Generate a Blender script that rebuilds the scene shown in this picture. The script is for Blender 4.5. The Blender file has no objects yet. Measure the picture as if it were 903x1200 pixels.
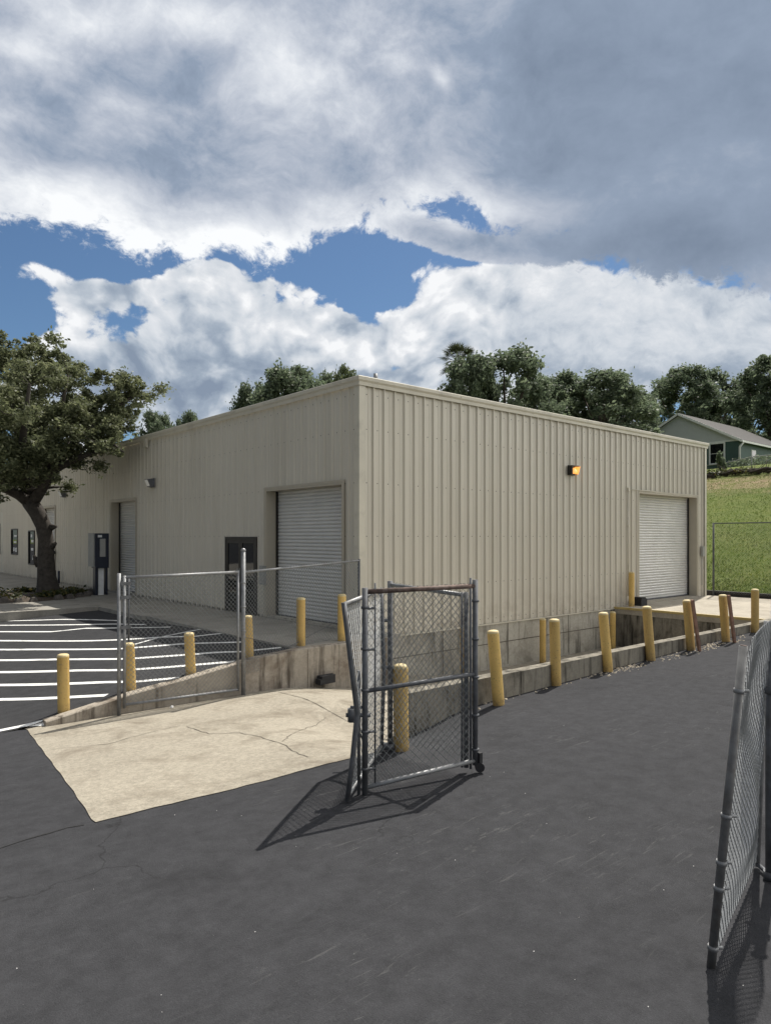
import bpy, math, random
import numpy as np
from mathutils import Vector, Matrix, Quaternion

random.seed(7)
R = np.random.RandomState(11)
scene = bpy.context.scene
COL = scene.collection
EYE = 2.1
CA, SA = 0.7554, 0.6553            # camera heading: forward = (SA, CA)
FPX, CX, HY = 813.0, 451.5, 629.0  # focal length, centre column and eye level of the 903 x 1200 photograph

# ------------------------------------------------------------------ world heights (depth below eye level)
def smooth(a, b, x):
    t = np.clip((np.asarray(x, float) - a) / (b - a), 0, 1)
    return t * t * (3 - 2 * t)

def d_asph(u, v):
    v = np.asarray(v, float); u = np.asarray(u, float)
    w = v - 4.81
    g = np.where(w > 0, .0707 * w, .032 * w)
    g = np.maximum(g, -.45)
    r = .021 * np.clip(u - 8.4, 0, 14) * smooth(-4, 4, v)
    dip = .22 * np.exp(-((u - 6.1) / .85) ** 2) * smooth(5.7, 6.7, v) * (1 - smooth(7.5, 9.5, v))
    return 2.295 + g - r + dip

def d_pad(u, v):
    u = np.asarray(u, float)
    return d_asph(np.minimum(u, 6), v) - .007 + (3.1 - d_asph(6, v)) * smooth(6.3, 9.8, u) + .27 * smooth(9.8, 13, u)

LU = [2.4, 3.08, 4.04, 5.03, 6.1, 7.1]
LD = [.64, .53, .36, .235, .07, .0]
def d_lot(u, v):
    v = np.asarray(v, float)
    s = 1 - .55 * smooth(11.5, 20, v)
    return 2.075 + s * np.interp(u, LU, LD) + .07 * smooth(13, 18, v)

def d_const(d):
    return lambda u, v: d

def hill(u, v):
    u = np.asarray(u, float); v = np.asarray(v, float)
    h = .2325 * np.clip(u - 26.6, 0, 35.5)
    return h + .25 * np.sin(u * .21 + v * .13) * smooth(28, 36, u) * .6

def rdir(px, py):
    a = (px - CX) / FPX; b = (HY - py) / FPX
    return (CA * a + SA, -SA * a + CA, b)

def hit(px, py, dfun):
    """point where the line of sight through a photo pixel meets a surface given as depth below eye level"""
    dx, dy, b = rdir(px, py)
    lo, hi = .8, 90.
    f = lambda Z: float(dfun(dx * Z, dy * Z)) + b * Z
    for _ in range(60):
        m = (lo + hi) / 2
        if f(m) > 0: lo = m
        else: hi = m
    Z = lo
    return Vector((dx * Z, dy * Z, EYE + b * Z)), Z

def on_u(px, py, u):
    dx, dy, b = rdir(px, py); Z = u / dx
    return Vector((u, dy * Z, EYE + b * Z))

def on_v(px, py, v):
    dx, dy, b = rdir(px, py); Z = v / dy
    return Vector((dx * Z, v, EYE + b * Z))

def at_z(px, py, Z):
    dx, dy, b = rdir(px, py)
    return Vector((dx * Z, dy * Z, EYE + b * Z))

# ------------------------------------------------------------------ mesh builder
SPLIT = {'corner_trim', 'frame', 'tie_band', 'hinge', 'guide_rail', 'handle', 'leg', 'meter_pipe', 'foundation_joint', 'latch', 'rail', 'conduit', 'downspout', 'side_panel', 'paper_notice', 'door_frame', 'edge_stripe', 'joint_cover', 'threshold', 'bolt', 'back_wall'}
class MB:
    def __init__(s):
        s.v = []; s.f = []; s.m = []; s.s = []
    def add(s, vs, fs, mi=0, sm=False):
        o = len(s.v)
        s.v.extend(tuple(p) for p in vs)
        for f in fs:
            s.f.append(tuple(i + o for i in f)); s.m.append(mi); s.s.append(sm)
    def box(s, a, b, mi=0):
        x0, y0, z0 = a; x1, y1, z1 = b
        s.add([(x0,y0,z0),(x1,y0,z0),(x1,y1,z0),(x0,y1,z0),(x0,y0,z1),(x1,y0,z1),(x1,y1,z1),(x0,y1,z1)],
              [(0,3,2,1),(4,5,6,7),(0,1,5,4),(1,2,6,5),(2,3,7,6),(3,0,4,7)], mi)
    def bar(s, p, q, w, h, up=(0,0,1), mi=0):
        p = Vector(p); q = Vector(q); d = (q - p).normalized()
        x = d.cross(Vector(up))
        if x.length < 1e-4: x = d.cross(Vector((1,0,0)))
        x.normalize(); y = x.cross(d)
        vs = []
        for c in (p, q):
            for sx, sy in ((-1,-1),(1,-1),(1,1),(-1,1)):
                vs.append(c + x * (sx * w / 2) + y * (sy * h / 2))
        s.add(vs, [(0,1,2,3),(7,6,5,4),(0,4,5,1),(1,5,6,2),(2,6,7,3),(3,7,4,0)], mi)
    def tube(s, pts, r, n=8, mi=0, sm=True, cap=True):
        pts = [Vector(p) for p in pts]
        rr = r if hasattr(r, '__len__') else [r] * len(pts)
        vs = []; prev = None
        for i, p in enumerate(pts):
            if i == 0: d = pts[1] - pts[0]
            elif i == len(pts) - 1: d = pts[-1] - pts[-2]
            else: d = pts[i+1] - pts[i-1]
            if d.length < 1e-9: d = Vector((0,0,1))
            d.normalize()
            if prev is None:
                x = d.cross(Vector((0,0,1)))
                if x.length < 1e-3: x = Vector((1,0,0))
            else:
                x = prev - d * prev.dot(d)
                if x.length < 1e-4: x = d.cross(Vector((0,1,0)))
            x.normalize(); prev = x; y = d.cross(x)
            for k in range(n):
                a = 2 * math.pi * k / n
                vs.append(p + (x * math.cos(a) + y * math.sin(a)) * rr[i])
        fs = []
        for i in range(len(pts) - 1):
            for k in range(n):
                k2 = (k + 1) % n
                fs.append((i*n+k, i*n+k2, (i+1)*n+k2, (i+1)*n+k))
        s.add(vs, fs, mi, sm)
        if cap:
            o = len(s.v) - len(vs)
            s.f.append(tuple(o + k for k in range(n))[::-1]); s.m.append(mi); s.s.append(False)
            e = o + (len(pts) - 1) * n
            s.f.append(tuple(e + k for k in range(n))); s.m.append(mi); s.s.append(False)
    def lathe(s, prof, n=20, mi=0, c=(0,0,0)):
        vs = []
        for r, z in prof:
            for k in range(n):
                a = 2 * math.pi * k / n
                vs.append((c[0] + r * math.cos(a), c[1] + r * math.sin(a), c[2] + z))
        fs = []
        for i in range(len(prof) - 1):
            for k in range(n):
                k2 = (k + 1) % n
                fs.append((i*n+k, i*n+k2, (i+1)*n+k2, (i+1)*n+k))
        s.add(vs, fs, mi, True)
    def prism(s, poly, z0, z1, mi=0):
        n = len(poly)
        vs = [(x, y, z0) for x, y in poly] + [(x, y, z1) for x, y in poly]
        fs = [tuple(range(n))[::-1], tuple(range(n, 2*n))] + [(i, (i+1)%n, n+(i+1)%n, n+i) for i in range(n)]
        s.add(vs, fs, mi)
    def build(s, name, mats, parent=None, origin=None):
        if name in SPLIT:
            groups = s.islands()
            if len(groups) > 1:
                out = None
                for g in groups:
                    o = g.build1(name, mats, parent, origin)
                    out = out or o
                return out
        return s.build1(name, mats, parent, origin)
    def islands(s):
        """connected shells; shells that touch each other stay one piece"""
        n = len(s.v); par = list(range(n))
        def find(i):
            while par[i] != i: par[i] = par[par[i]]; i = par[i]
            return i
        for f in s.f:
            a = find(f[0])
            for i in f[1:]: par[find(i)] = a
        V = np.array(s.v); roots = np.array([find(i) for i in range(n)])
        ids = list(dict.fromkeys(roots.tolist()))
        bb = [(V[roots == r].min(0) - .006, V[roots == r].max(0) + .006) for r in ids]
        k = list(range(len(ids)))
        ch = True
        while ch:
            ch = False
            for i in range(len(ids)):
                for j in range(i):
                    if k[i] != k[j] and (bb[i][0] <= bb[j][1]).all() and (bb[j][0] <= bb[i][1]).all():
                        a, b = k[i], k[j]; k = [b if q == a else q for q in k]; ch = True
        where = {r: q for r, q in zip(ids, k)}
        res = {}
        for f, mi, sm in zip(s.f, s.m, s.s):
            q = where[int(roots[f[0]])]
            g, mp = res.setdefault(q, (MB(), {}))
            idx = []
            for i in f:
                if i not in mp: mp[i] = len(g.v); g.v.append(s.v[i])
                idx.append(mp[i])
            g.f.append(tuple(idx)); g.m.append(mi); g.s.append(sm)
        return [g for g, _ in res.values()]
    def build1(s, name, mats, parent=None, origin=None):
        if not isinstance(mats, (list, tuple)): mats = [mats]
        o = Vector(origin) if origin is not None else (parent_loc(parent) if parent else Vector((0,0,0)))
        arr = np.array(s.v, dtype=float).reshape(-1, 3) - np.array(o)
        me = bpy.data.meshes.new(name)
        me.from_pydata(arr.tolist(), [], s.f)
        for m in mats: me.materials.append(m)
        me.polygons.foreach_set('material_index', s.m)
        me.polygons.foreach_set('use_smooth', s.s)
        me.update()
        ob = bpy.data.objects.new(name, me); COL.objects.link(ob)
        if parent: ob.parent = parent
        elif origin is not None: ob.location = o
        return ob

def parent_loc(p):
    v = Vector((0,0,0))
    while p is not None:
        v += p.location; p = p.parent
    return v

def tag(o, label=None, cat=None, group=None, kind=None):
    if label: o['label'] = label
    if cat: o['category'] = cat
    if group: o['group'] = group
    if kind: o['kind'] = kind
    return o

def thing(name, label, cat, loc=(0,0,0), group=None):
    o = bpy.data.objects.new(name, None); COL.objects.link(o)
    o.location = loc; o.empty_display_size = .2
    return tag(o, label, cat, group)

# ------------------------------------------------------------------ materials
def newmat(name):
    m = bpy.data.materials.new(name); m.use_nodes = True
    nt = m.node_tree
    return m, nt, nt.nodes['Principled BSDF']

def nd(nt, typ, **kw):
    n = nt.nodes.new(typ)
    for k, v in kw.items(): setattr(n, k, v)
    return n

def noise(nt, scale, detail=4, rough=.55, vec=None, dist=0):
    n = nd(nt, 'ShaderNodeTexNoise')
    n.inputs['Scale'].default_value = scale; n.inputs['Detail'].default_value = detail
    n.inputs['Roughness'].default_value = rough; n.inputs['Distortion'].default_value = dist
    if vec is not None: nt.links.new(vec, n.inputs['Vector'])
    return n.outputs['Fac']

def ramp(nt, fac, stops, interp='LINEAR'):
    n = nd(nt, 'ShaderNodeValToRGB'); n.color_ramp.interpolation = interp
    e = n.color_ramp.elements
    while len(e) < len(stops): e.new(.5)
    for i, (p, c) in enumerate(stops):
        e[i].position = p
        e[i].color = (c, c, c, 1) if not hasattr(c, '__len__') else (*c, 1)
    nt.links.new(fac, n.inputs['Fac'])
    return n.outputs['Color']

def mix(nt, fac, a, b, blend='MIX'):
    n = nd(nt, 'ShaderNodeMix', data_type='RGBA', blend_type=blend)
    for s, v in ((n.inputs[0], fac), (n.inputs[6], a), (n.inputs[7], b)):
        if isinstance(v, (int, float)): s.default_value = v
        elif isinstance(v, tuple): s.default_value = (*v, 1)
        else: nt.links.new(v, s)
    return n.outputs[2]

def mth(nt, op, a, b=None, c=None, clamp=False):
    n = nd(nt, 'ShaderNodeMath', operation=op); n.use_clamp = clamp
    for i, v in enumerate((a, b, c)):
        if v is None: continue
        if isinstance(v, (int, float)): n.inputs[i].default_value = v
        else: nt.links.new(v, n.inputs[i])
    return n.outputs[0]

def pos(nt, scale=(1,1,1), loc=(0,0,0), rot=(0,0,0)):
    t = nd(nt, 'ShaderNodeNewGeometry')
    mp = nd(nt, 'ShaderNodeMapping')
    mp.inputs['Scale'].default_value = scale; mp.inputs['Location'].default_value = loc; mp.inputs['Rotation'].default_value = rot
    nt.links.new(t.outputs['Position'], mp.inputs['Vector'])
    return mp.outputs['Vector']

def bump(nt, b, h, strength=.3, dist=.01):
    n = nd(nt, 'ShaderNodeBump'); n.inputs['Strength'].default_value = strength; n.inputs['Distance'].default_value = dist
    nt.links.new(h, n.inputs['Height']); nt.links.new(n.outputs['Normal'], b.inputs['Normal'])

def simple(name, col, rough=.6, metal=0., var=.25, scale=6., bmp=.0, bscale=60., spec=.5, dirt=None, dscale=2.5):
    m, nt, b = newmat(name)
    p = pos(nt)
    f = noise(nt, scale, 5, .6, p)
    lo = tuple(c * (1 - var) for c in col); hi = tuple(min(1, c * (1 + var)) for c in col)
    c = ramp(nt, f, [(.3, lo), (.7, hi)])
    if dirt:
        g = noise(nt, dscale, 8, .65, p)
        c = mix(nt, ramp(nt, g, [(.52, 0), (.72, .8)]), c, dirt)
    nt.links.new(c, b.inputs['Base Color'])
    b.inputs['Roughness'].default_value = rough; b.inputs['Metallic'].default_value = metal
    b.inputs['Specular IOR Level'].default_value = spec
    if bmp: bump(nt, b, noise(nt, bscale, 4, .6, p), bmp, .004)
    return m

M = {}
M['galv'] = simple('galvanised_steel', (.25,.255,.26), .5, .4, .25, 14, dirt=(.2,.19,.18))
M['galv_dark'] = simple('weathered_steel', (.11,.115,.125), .55, .3, .3, 14, dirt=(.06,.055,.05))
M['wire'] = simple('fence_wire', (.42,.43,.43), .45, .4, .15, 20)
M['wire_dark'] = simple('fence_wire_old', (.21,.22,.22), .5, .35, .2, 20)
M['oldpipe'] = simple('old_grey_pipe', (.15,.15,.15), .6, .3, .3, 14, dirt=(.10,.085,.07), dscale=8)
M['rust'] = simple('rusty_pipe', (.13,.09,.075), .8, .2, .5, 18, dirt=(.2,.17,.15), dscale=9)
M['black'] = simple('black_rubber', (.018,.018,.02), .75, 0, .3, 10, .2)
M['bronze'] = simple('bronze_frame', (.03,.028,.026), .4, .4, .2, 6)
M['white'] = simple('white_paint', (.74,.75,.74), .6, 0, .08, 8)
M['navy'] = simple('navy_panel', (.012,.018,.035), .4, 0, .2, 4)
M['greybox'] = simple('grey_enamel', (.33,.33,.31), .5, 0, .1, 4)
M['plank'] = simple('brown_board', (.28,.165,.12), .85, 0, .35, 9, .2)
M['timber'] = simple('edging_timber', (.03,.027,.024), .9, 0, .4, 5, .2)
M['roofmetal'] = simple('roof_metal', (.55,.55,.53), .4, .2, .06, 1)
M['trim'] = simple('trim_paint', (.60,.56,.46), .45, 0, .06, 2, dirt=(.38,.35,.29), dscale=1.3)
M['jamb'] = simple('jamb_paint', (.46,.415,.33), .5, 0, .06, 2)
M['shingle'] = simple('roof_shingles', (.055,.052,.05), .9, 0, .25, 3, .3, 20)
M['housegrey'] = simple('gable_siding', (.52,.54,.56), .7, 0, .05, 2)
M['housegreen'] = simple('green_siding', (.05,.095,.085), .7, 0, .08, 2)
M['bark'] = simple('oak_bark', (.05,.043,.036), .95, 0, .45, 9, .9, 14)
M['barkfar'] = simple('far_bark', (.07,.055,.042), .95, 0, .3, 4)
M['litter'] = simple('pale_litter', (.7,.69,.66), .7, 0, .15, 30)
M['brush'] = simple('dead_brush', (.045,.035,.026), .95, 0, .4, 4)
M['joint'] = simple('crack_filler', (.10,.085,.065), .9, 0, .3, 20)

def mat_wall():
    m, nt, b = newmat('beige_metal_siding')
    p = pos(nt)
    st = noise(nt, 1, 6, .6, pos(nt, (3.2, 3.2, .16)))
    big = noise(nt, .35, 4, .5, p)
    c = ramp(nt, big, [(.3, (.58,.54,.455)), (.7, (.635,.592,.50))])
    c = mix(nt, ramp(nt, st, [(.48, 0), (.78, .32)]), c, (.40,.36,.28))
    sep = nd(nt, 'ShaderNodeSeparateXYZ'); nt.links.new(p, sep.inputs[0])
    low = mth(nt, 'SUBTRACT', 1, mth(nt, 'MULTIPLY_ADD', sep.outputs['Z'], .9, .25, True))
    sp = noise(nt, 3, 8, .7, p)
    c = mix(nt, mth(nt, 'MULTIPLY', low, ramp(nt, sp, [(.4, 0), (.65, .6)])), c, (.30,.25,.19))
    nt.links.new(c, b.inputs['Base Color'])
    b.inputs['Roughness'].default_value = .42; b.inputs['Specular IOR Level'].default_value = .4
    bump(nt, b, noise(nt, 1.1, 3, .5, p), .12, .02)
    return m
M['wall'] = mat_wall()

def mat_concrete(name, col, stain, top_streaks=False, scale=1., agg=.35, bm=.4):
    m, nt, b = newmat(name)
    p = pos(nt)
    c = ramp(nt, noise(nt, .7 * scale, 6, .6, p), [(.3, tuple(x * .8 for x in col)), (.7, tuple(min(1, x * 1.13) for x in col))])
    fine = mth(nt, 'MULTIPLY_ADD', noise(nt, 16, 5, .75, p), .55, mth(nt, 'MULTIPLY', noise(nt, 60, 3, .7, p), .45))
    c = mix(nt, agg, c, ramp(nt, fine, [(.35, tuple(x * .45 for x in col)), (.6, tuple(min(1, x * 1.35) for x in col))]))
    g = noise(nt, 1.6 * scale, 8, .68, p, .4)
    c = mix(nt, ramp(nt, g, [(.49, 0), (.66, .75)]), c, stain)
    if top_streaks:
        s = noise(nt, 1, 6, .65, pos(nt, (5.5, 5.5, .55)))
        c = mix(nt, ramp(nt, s, [(.5, 0), (.66, .85)]), c, tuple(x * .35 for x in stain))
    nt.links.new(c, b.inputs['Base Color'])
    b.inputs['Roughness'].default_value = .9; b.inputs['Specular IOR Level'].default_value = .25
    bump(nt, b, noise(nt, 70, 4, .7, p), bm, .006)
    return m
M['pad'] = mat_concrete('tan_concrete', (.31,.28,.225), (.165,.14,.105), scale=.9, agg=.6, bm=.7)
M['walk'] = mat_concrete('grey_walkway_concrete', (.30,.285,.25), (.2,.185,.16))
M['dock'] = mat_concrete('dock_concrete', (.38,.345,.285), (.26,.23,.185))
M['found'] = mat_concrete('foundation_concrete', (.42,.395,.335), (.23,.21,.17), True)
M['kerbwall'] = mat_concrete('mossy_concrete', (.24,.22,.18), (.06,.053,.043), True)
M['rampwall'] = mat_concrete('ramp_wall_concrete', (.36,.32,.265), (.15,.115,.085), True)

def mat_asphalt(name, base, scuff=.5):
    m, nt, b = newmat(name)
    p = pos(nt)
    c = ramp(nt, noise(nt, .28, 5, .55, p, .5), [(.3, tuple(x * .82 for x in base)), (.7, tuple(x * 1.2 for x in base))])
    # long brushed sealcoat streaks
    s1 = noise(nt, 1, 6, .6, pos(nt, (.5, 5, 1), rot=(0,0,.5)))
    c = mix(nt, .22, c, ramp(nt, s1, [(.32, tuple(x * .62 for x in base)), (.7, tuple(x * 1.42 for x in base))]))
    # fine aggregate
    f = noise(nt, 110, 3, .7, p)
    c = mix(nt, .45, c, ramp(nt, f, [(.3, tuple(x * .3 for x in base)), (.55, base), (.75, tuple(x * 2.3 for x in base))]))
    mid = noise(nt, 5.5, 9, .78, p)
    c = mix(nt, .5, c, ramp(nt, mid, [(.32, tuple(x * .6 for x in base)), (.68, tuple(x * 1.5 for x in base))]))
    oil = ramp(nt, noise(nt, .8, 5, .6, pos(nt, loc=(5,2,0))), [(.62, 0), (.74, .55)])
    c = mix(nt, oil, c, tuple(x * .45 for x in base))
    # worn scuffs: thin pale dashes inside worn patches
    patch = ramp(nt, noise(nt, .45, 4, .6, pos(nt, (1,1,1), (3.1,1.7,0))), [(.44, 0), (.62, 1)])
    sc = ramp(nt, noise(nt, 1, 10, .75, pos(nt, (2.5, 16, 1), rot=(0,0,-.35)), 1.2), [(.57, 0), (.70, 1)])
    c = mix(nt, mth(nt, 'MULTIPLY', mth(nt, 'MULTIPLY', patch, sc), scuff), c, (.17,.17,.165))
    spk = ramp(nt, noise(nt, 38, 2, .5, p), [(.76, 0), (.80, 1)])
    c = mix(nt, mth(nt, 'MULTIPLY', spk, .2), c, (.26,.26,.25))
    vo = nd(nt, 'ShaderNodeTexVoronoi', feature='DISTANCE_TO_EDGE'); vo.inputs['Scale'].default_value = .33
    wv = nd(nt, 'ShaderNodeVectorMath', operation='ADD')
    nz = nd(nt, 'ShaderNodeTexNoise'); nz.inputs['Scale'].default_value = 1.7; nz.inputs['Detail'].default_value = 8
    nt.links.new(p, nz.inputs['Vector']); nt.links.new(p, wv.inputs[0]); nt.links.new(nz.outputs['Color'], wv.inputs[1])
    nt.links.new(wv.outputs[0], vo.inputs['Vector'])
    ck = ramp(nt, vo.outputs['Distance'], [(.0, 1), (.004, 0)])
    ckm = ramp(nt, noise(nt, .35, 3, .5, pos(nt, loc=(9,4,0))), [(.5, 0), (.6, 1)])
    c = mix(nt, mth(nt, 'MULTIPLY', mth(nt, 'MULTIPLY', ck, ckm), .55), c, (.012,.012,.012))
    nt.links.new(c, b.inputs['Base Color'])
    b.inputs['Roughness'].default_value = .92; b.inputs['Specular IOR Level'].default_value = .1
    h = mth(nt, 'ADD', noise(nt, 120, 3, .7, p), mth(nt, 'MULTIPLY', noise(nt, 14, 6, .7, p), .8))
    bump(nt, b, h, .75, .007)
    return m
M['asphalt'] = mat_asphalt('sealed_asphalt', (.043,.0435,.047), .6)
M['lot'] = mat_asphalt('parking_asphalt', (.044,.0445,.047), .3)

def mat_yellow():
    m, nt, b = newmat('yellow_bollard_paint')
    p = pos(nt)
    c = ramp(nt, noise(nt, 2.2, 5, .6, p), [(.3, (.56,.375,.115)), (.7, (.65,.45,.16))])
    d = noise(nt, 1, 7, .7, pos(nt, (14,14,2.2)))
    c = mix(nt, ramp(nt, d, [(.55, 0), (.72, .6)]), c, (.27,.17,.06))
    oi = nd(nt, 'ShaderNodeObjectInfo')
    c = mix(nt, 1, c, ramp(nt, oi.outputs['Random'], [(0, (.80,.80,.84)), (1, (1.12,1.12,1.1))]), 'MULTIPLY')
    tco = nd(nt, 'ShaderNodeTexCoord'); so_ = nd(nt, 'ShaderNodeSeparateXYZ'); nt.links.new(tco.outputs['Object'], so_.inputs[0])
    foot = mth(nt, 'SUBTRACT', 1, mth(nt, 'MULTIPLY', so_.outputs['Z'], 5, None, True))
    c = mix(nt, mth(nt, 'MULTIPLY', foot, ramp(nt, noise(nt, 12, 5, .7, p), [(.35, .1), (.65, .9)])), c, (.15,.11,.07))
    scr = noise(nt, 1, 6, .7, pos(nt, (9,9,30)))
    c = mix(nt, ramp(nt, scr, [(.60, 0), (.66, .6)]), c, (.30,.22,.12))
    k = noise(nt, 45, 4, .7, p)
    c = mix(nt, ramp(nt, k, [(.61, 0), (.65, .75)]), c, (.13,.09,.05))
    nt.links.new(c, b.inputs['Base Color'])
    b.inputs['Roughness'].default_value = .5; b.inputs['Specular IOR Level'].default_value = .35
    bump(nt, b, noise(nt, 25, 4, .6, p), .2, .004)
    return m
M['yellow'] = mat_yellow()
M['captop'] = simple('bollard_cap_paint', (.62,.50,.26), .6, 0, .25, 12, dirt=(.4,.33,.2), dscale=12)
M['curtain'] = simple('white_steel_slats', (.66,.65,.62), .4, .1, .05, 1.2, dirt=(.58,.57,.54), dscale=.9)
M['yedge'] = simple('worn_yellow_edge_paint', (.46,.35,.13), .7, 0, .2, 5, dirt=(.35,.31,.24), dscale=5)
M['paint'] = simple('road_marking_paint', (.78,.78,.76), .7, 0, .08, 8, dirt=(.22,.22,.22), dscale=3.5)

def mat_glass(name, tint=(.012,.014,.016)):
    m, nt, b = newmat(name)
    b.inputs['Base Color'].default_value = (*tint, 1); b.inputs['Roughness'].default_value = .03
    b.inputs['Specular IOR Level'].default_value = .5
    bump(nt, b, noise(nt, 1.3, 2, .5, pos(nt)), .05, .02)
    return m
M['glass'] = mat_glass('dark_glazing')

def mat_leaf(name, a, bcol, c3, trans=.35, patch=(.9, .72, 1.2)):
    m, nt, b = newmat(name)
    g = nd(nt, 'ShaderNodeNewGeometry')
    c = ramp(nt, g.outputs['Random Per Island'], [(0, a), (.55, bcol), (1, c3)])
    big = noise(nt, patch[0], 5, .6, pos(nt))
    c = mix(nt, 1, c, ramp(nt, big, [(.3, patch[1]), (.7, patch[2])]), 'MULTIPLY')
    nt.links.new(c, b.inputs['Base Color'])
    b.inputs['Roughness'].default_value = .55; b.inputs['Specular IOR Level'].default_value = .35
    tr = nd(nt, 'ShaderNodeBsdfTranslucent'); mx = nd(nt, 'ShaderNodeMixShader')
    nt.links.new(c, tr.inputs['Color']); mx.inputs[0].default_value = trans
    nt.links.new(b.outputs[0], mx.inputs[1]); nt.links.new(tr.outputs[0], mx.inputs[2])
    nt.links.new(mx.outputs[0], nt.nodes['Material Output'].inputs['Surface'])
    return m
M['leaf'] = mat_leaf('live_oak_leaves', (.088,.104,.052), (.145,.165,.085), (.255,.27,.15), .5)
M['leaffar'] = mat_leaf('far_leaves', (.095,.125,.08), (.14,.18,.112), (.21,.25,.155), .5)
M['leafpine'] = mat_leaf('pine_needles', (.085,.11,.055), (.13,.16,.08), (.19,.22,.11), .45)
M['palm'] = mat_leaf('palm_fronds', (.035,.045,.022), (.055,.068,.032), (.09,.1,.05), .25)
M['grassblade'] = mat_leaf('grass_blades', (.075,.125,.014), (.11,.175,.022), (.20,.215,.05), .5, (.55, .42, 1.25))
M['ivy'] = mat_leaf('low_plants', (.03,.045,.015), (.06,.075,.025), (.14,.11,.03), .3)

def mat_ground():
    m, nt, b = newmat('hill_grass')
    p = pos(nt)
    c = ramp(nt, noise(nt, .5, 6, .65, p), [(.3, (.075,.115,.02)), (.5, (.115,.155,.033)), (.72, (.19,.20,.06))])
    f = noise(nt, 9, 5, .75, p)
    c = mix(nt, .5, c, ramp(nt, f, [(.3, (.045,.07,.014)), (.7, (.20,.225,.07))]))
    sep = nd(nt, 'ShaderNodeSeparateXYZ'); nt.links.new(p, sep.inputs[0])
    wob = mth(nt, 'MULTIPLY_ADD', noise(nt, .25, 5, .7, p), 12, -6)
    x = mth(nt, 'ADD', sep.outputs['X'], wob)
    band = mth(nt, 'MULTIPLY', mth(nt, 'MULTIPLY_ADD', x, .35, -16.6, True), mth(nt, 'MULTIPLY_ADD', x, -.5, 27.6, True))
    dry = mth(nt, 'MULTIPLY', band, ramp(nt, noise(nt, .8, 6, .7, p), [(.3, .15), (.6, .92)]))
    c = mix(nt, dry, c, ramp(nt, noise(nt, 2.5, 6, .7, p), [(.3, (.16,.11,.065)), (.7, (.40,.31,.20))]))
    nt.links.new(c, b.inputs['Base Color']); b.inputs['Roughness'].default_value = .95
    b.inputs['Specular IOR Level'].default_value = .15
    bump(nt, b, noise(nt, 6, 8, .75, p), .9, .12)
    return m
M['ground'] = mat_ground()
M['mulch'] = simple('bark_mulch', (.06,.045,.032), .95, 0, .6, 18, .8, 25)
M['gravel'] = simple('pale_gravel', (.42,.37,.29), .9, 0, .4, 40)

def mat_lamp(name, col, strength):
    m, nt, b = newmat(name)
    b.inputs['Base Color'].default_value = (.7,.6,.45,1); b.inputs['Roughness'].default_value = .2
    b.inputs['Emission Color'].default_value = (*col, 1); b.inputs['Emission Strength'].default_value = strength
    return m
M['amber'] = mat_lamp('amber_lamp_glass', (1,.36,.05), 1.05)
M['clear'] = simple('clear_lamp_glass', (.8,.8,.78), .15, 0, .03, 5)

# ------------------------------------------------------------------ ground surfaces
def grid(name, us, vs, dfun, keep, mat, kind='structure', lift=0., jitter=0.):
    us = np.array(us); vs = np.array(vs)
    U, V = np.meshgrid(us, vs, indexing='ij')
    Z = EYE - dfun(U, V) + lift + 0 * U
    idx = -np.ones(U.shape, int); verts = []; faces = []
    def vi(i, j):
        if idx[i, j] < 0:
            idx[i, j] = len(verts); verts.append((U[i, j], V[i, j], Z[i, j]))
        return idx[i, j]
    for i in range(len(us) - 1):
        for j in range(len(vs) - 1):
            if keep((us[i] + us[i+1]) / 2, (vs[j] + vs[j+1]) / 2):
                faces.append((vi(i,j), vi(i+1,j), vi(i+1,j+1), vi(i,j+1)))
    mb = MB(); mb.add(verts, faces, 0, True)
    o = mb.build(name, mat)
    o['kind'] = kind
    return o

def lin(*segs):
    out = []
    for a, b, st in segs:
        n = max(1, int(round((b - a) / st)))
        out += [a + (b - a) * k / n for k in range(n)]
    out.append(segs[-1][1])
    return out

def d_ground(u, v):
    u = np.asarray(u, float)
    z = hill(u, v)
    base = np.where(u > 26.05, z - .02, -1.75)
    base = np.where(u < -120, -.7, base)
    base = np.where((v < -24) & (u < 26.05), -.2, base)
    far = smooth(75, 300, u); base = base - far * 2
    return EYE - base

grid('ground', lin((-600,-160,80),(-160,-120,20),(-120,-119.9,.1),(-119.9,26,7),(26,26.1,.1),(26.1,75,.8),(75,600,40)),
     lin((-600,-40,80),(-40,-24,8),(-24,-23.9,.1),(-23.9,90,2.4),(90,700,60)), d_ground, lambda a, b: True, M['ground'])

VW = 6.72     # front face of the low dock wall
grid('asphalt_drive', lin((-120,-33,20),(-33,-4,2),(-4,2,.5),(2,6.2,.3),(6.2,12,.4),(12,26,1)), lin((-24,0,2),(0,4.5,.5),(4.5,VW,.222),(VW,10.72,.25)),
     d_asph, lambda u, v: (v < VW or u < 6.2) and not (2.95 < u < 6.2 and v > 7.1), M['asphalt'])

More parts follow.
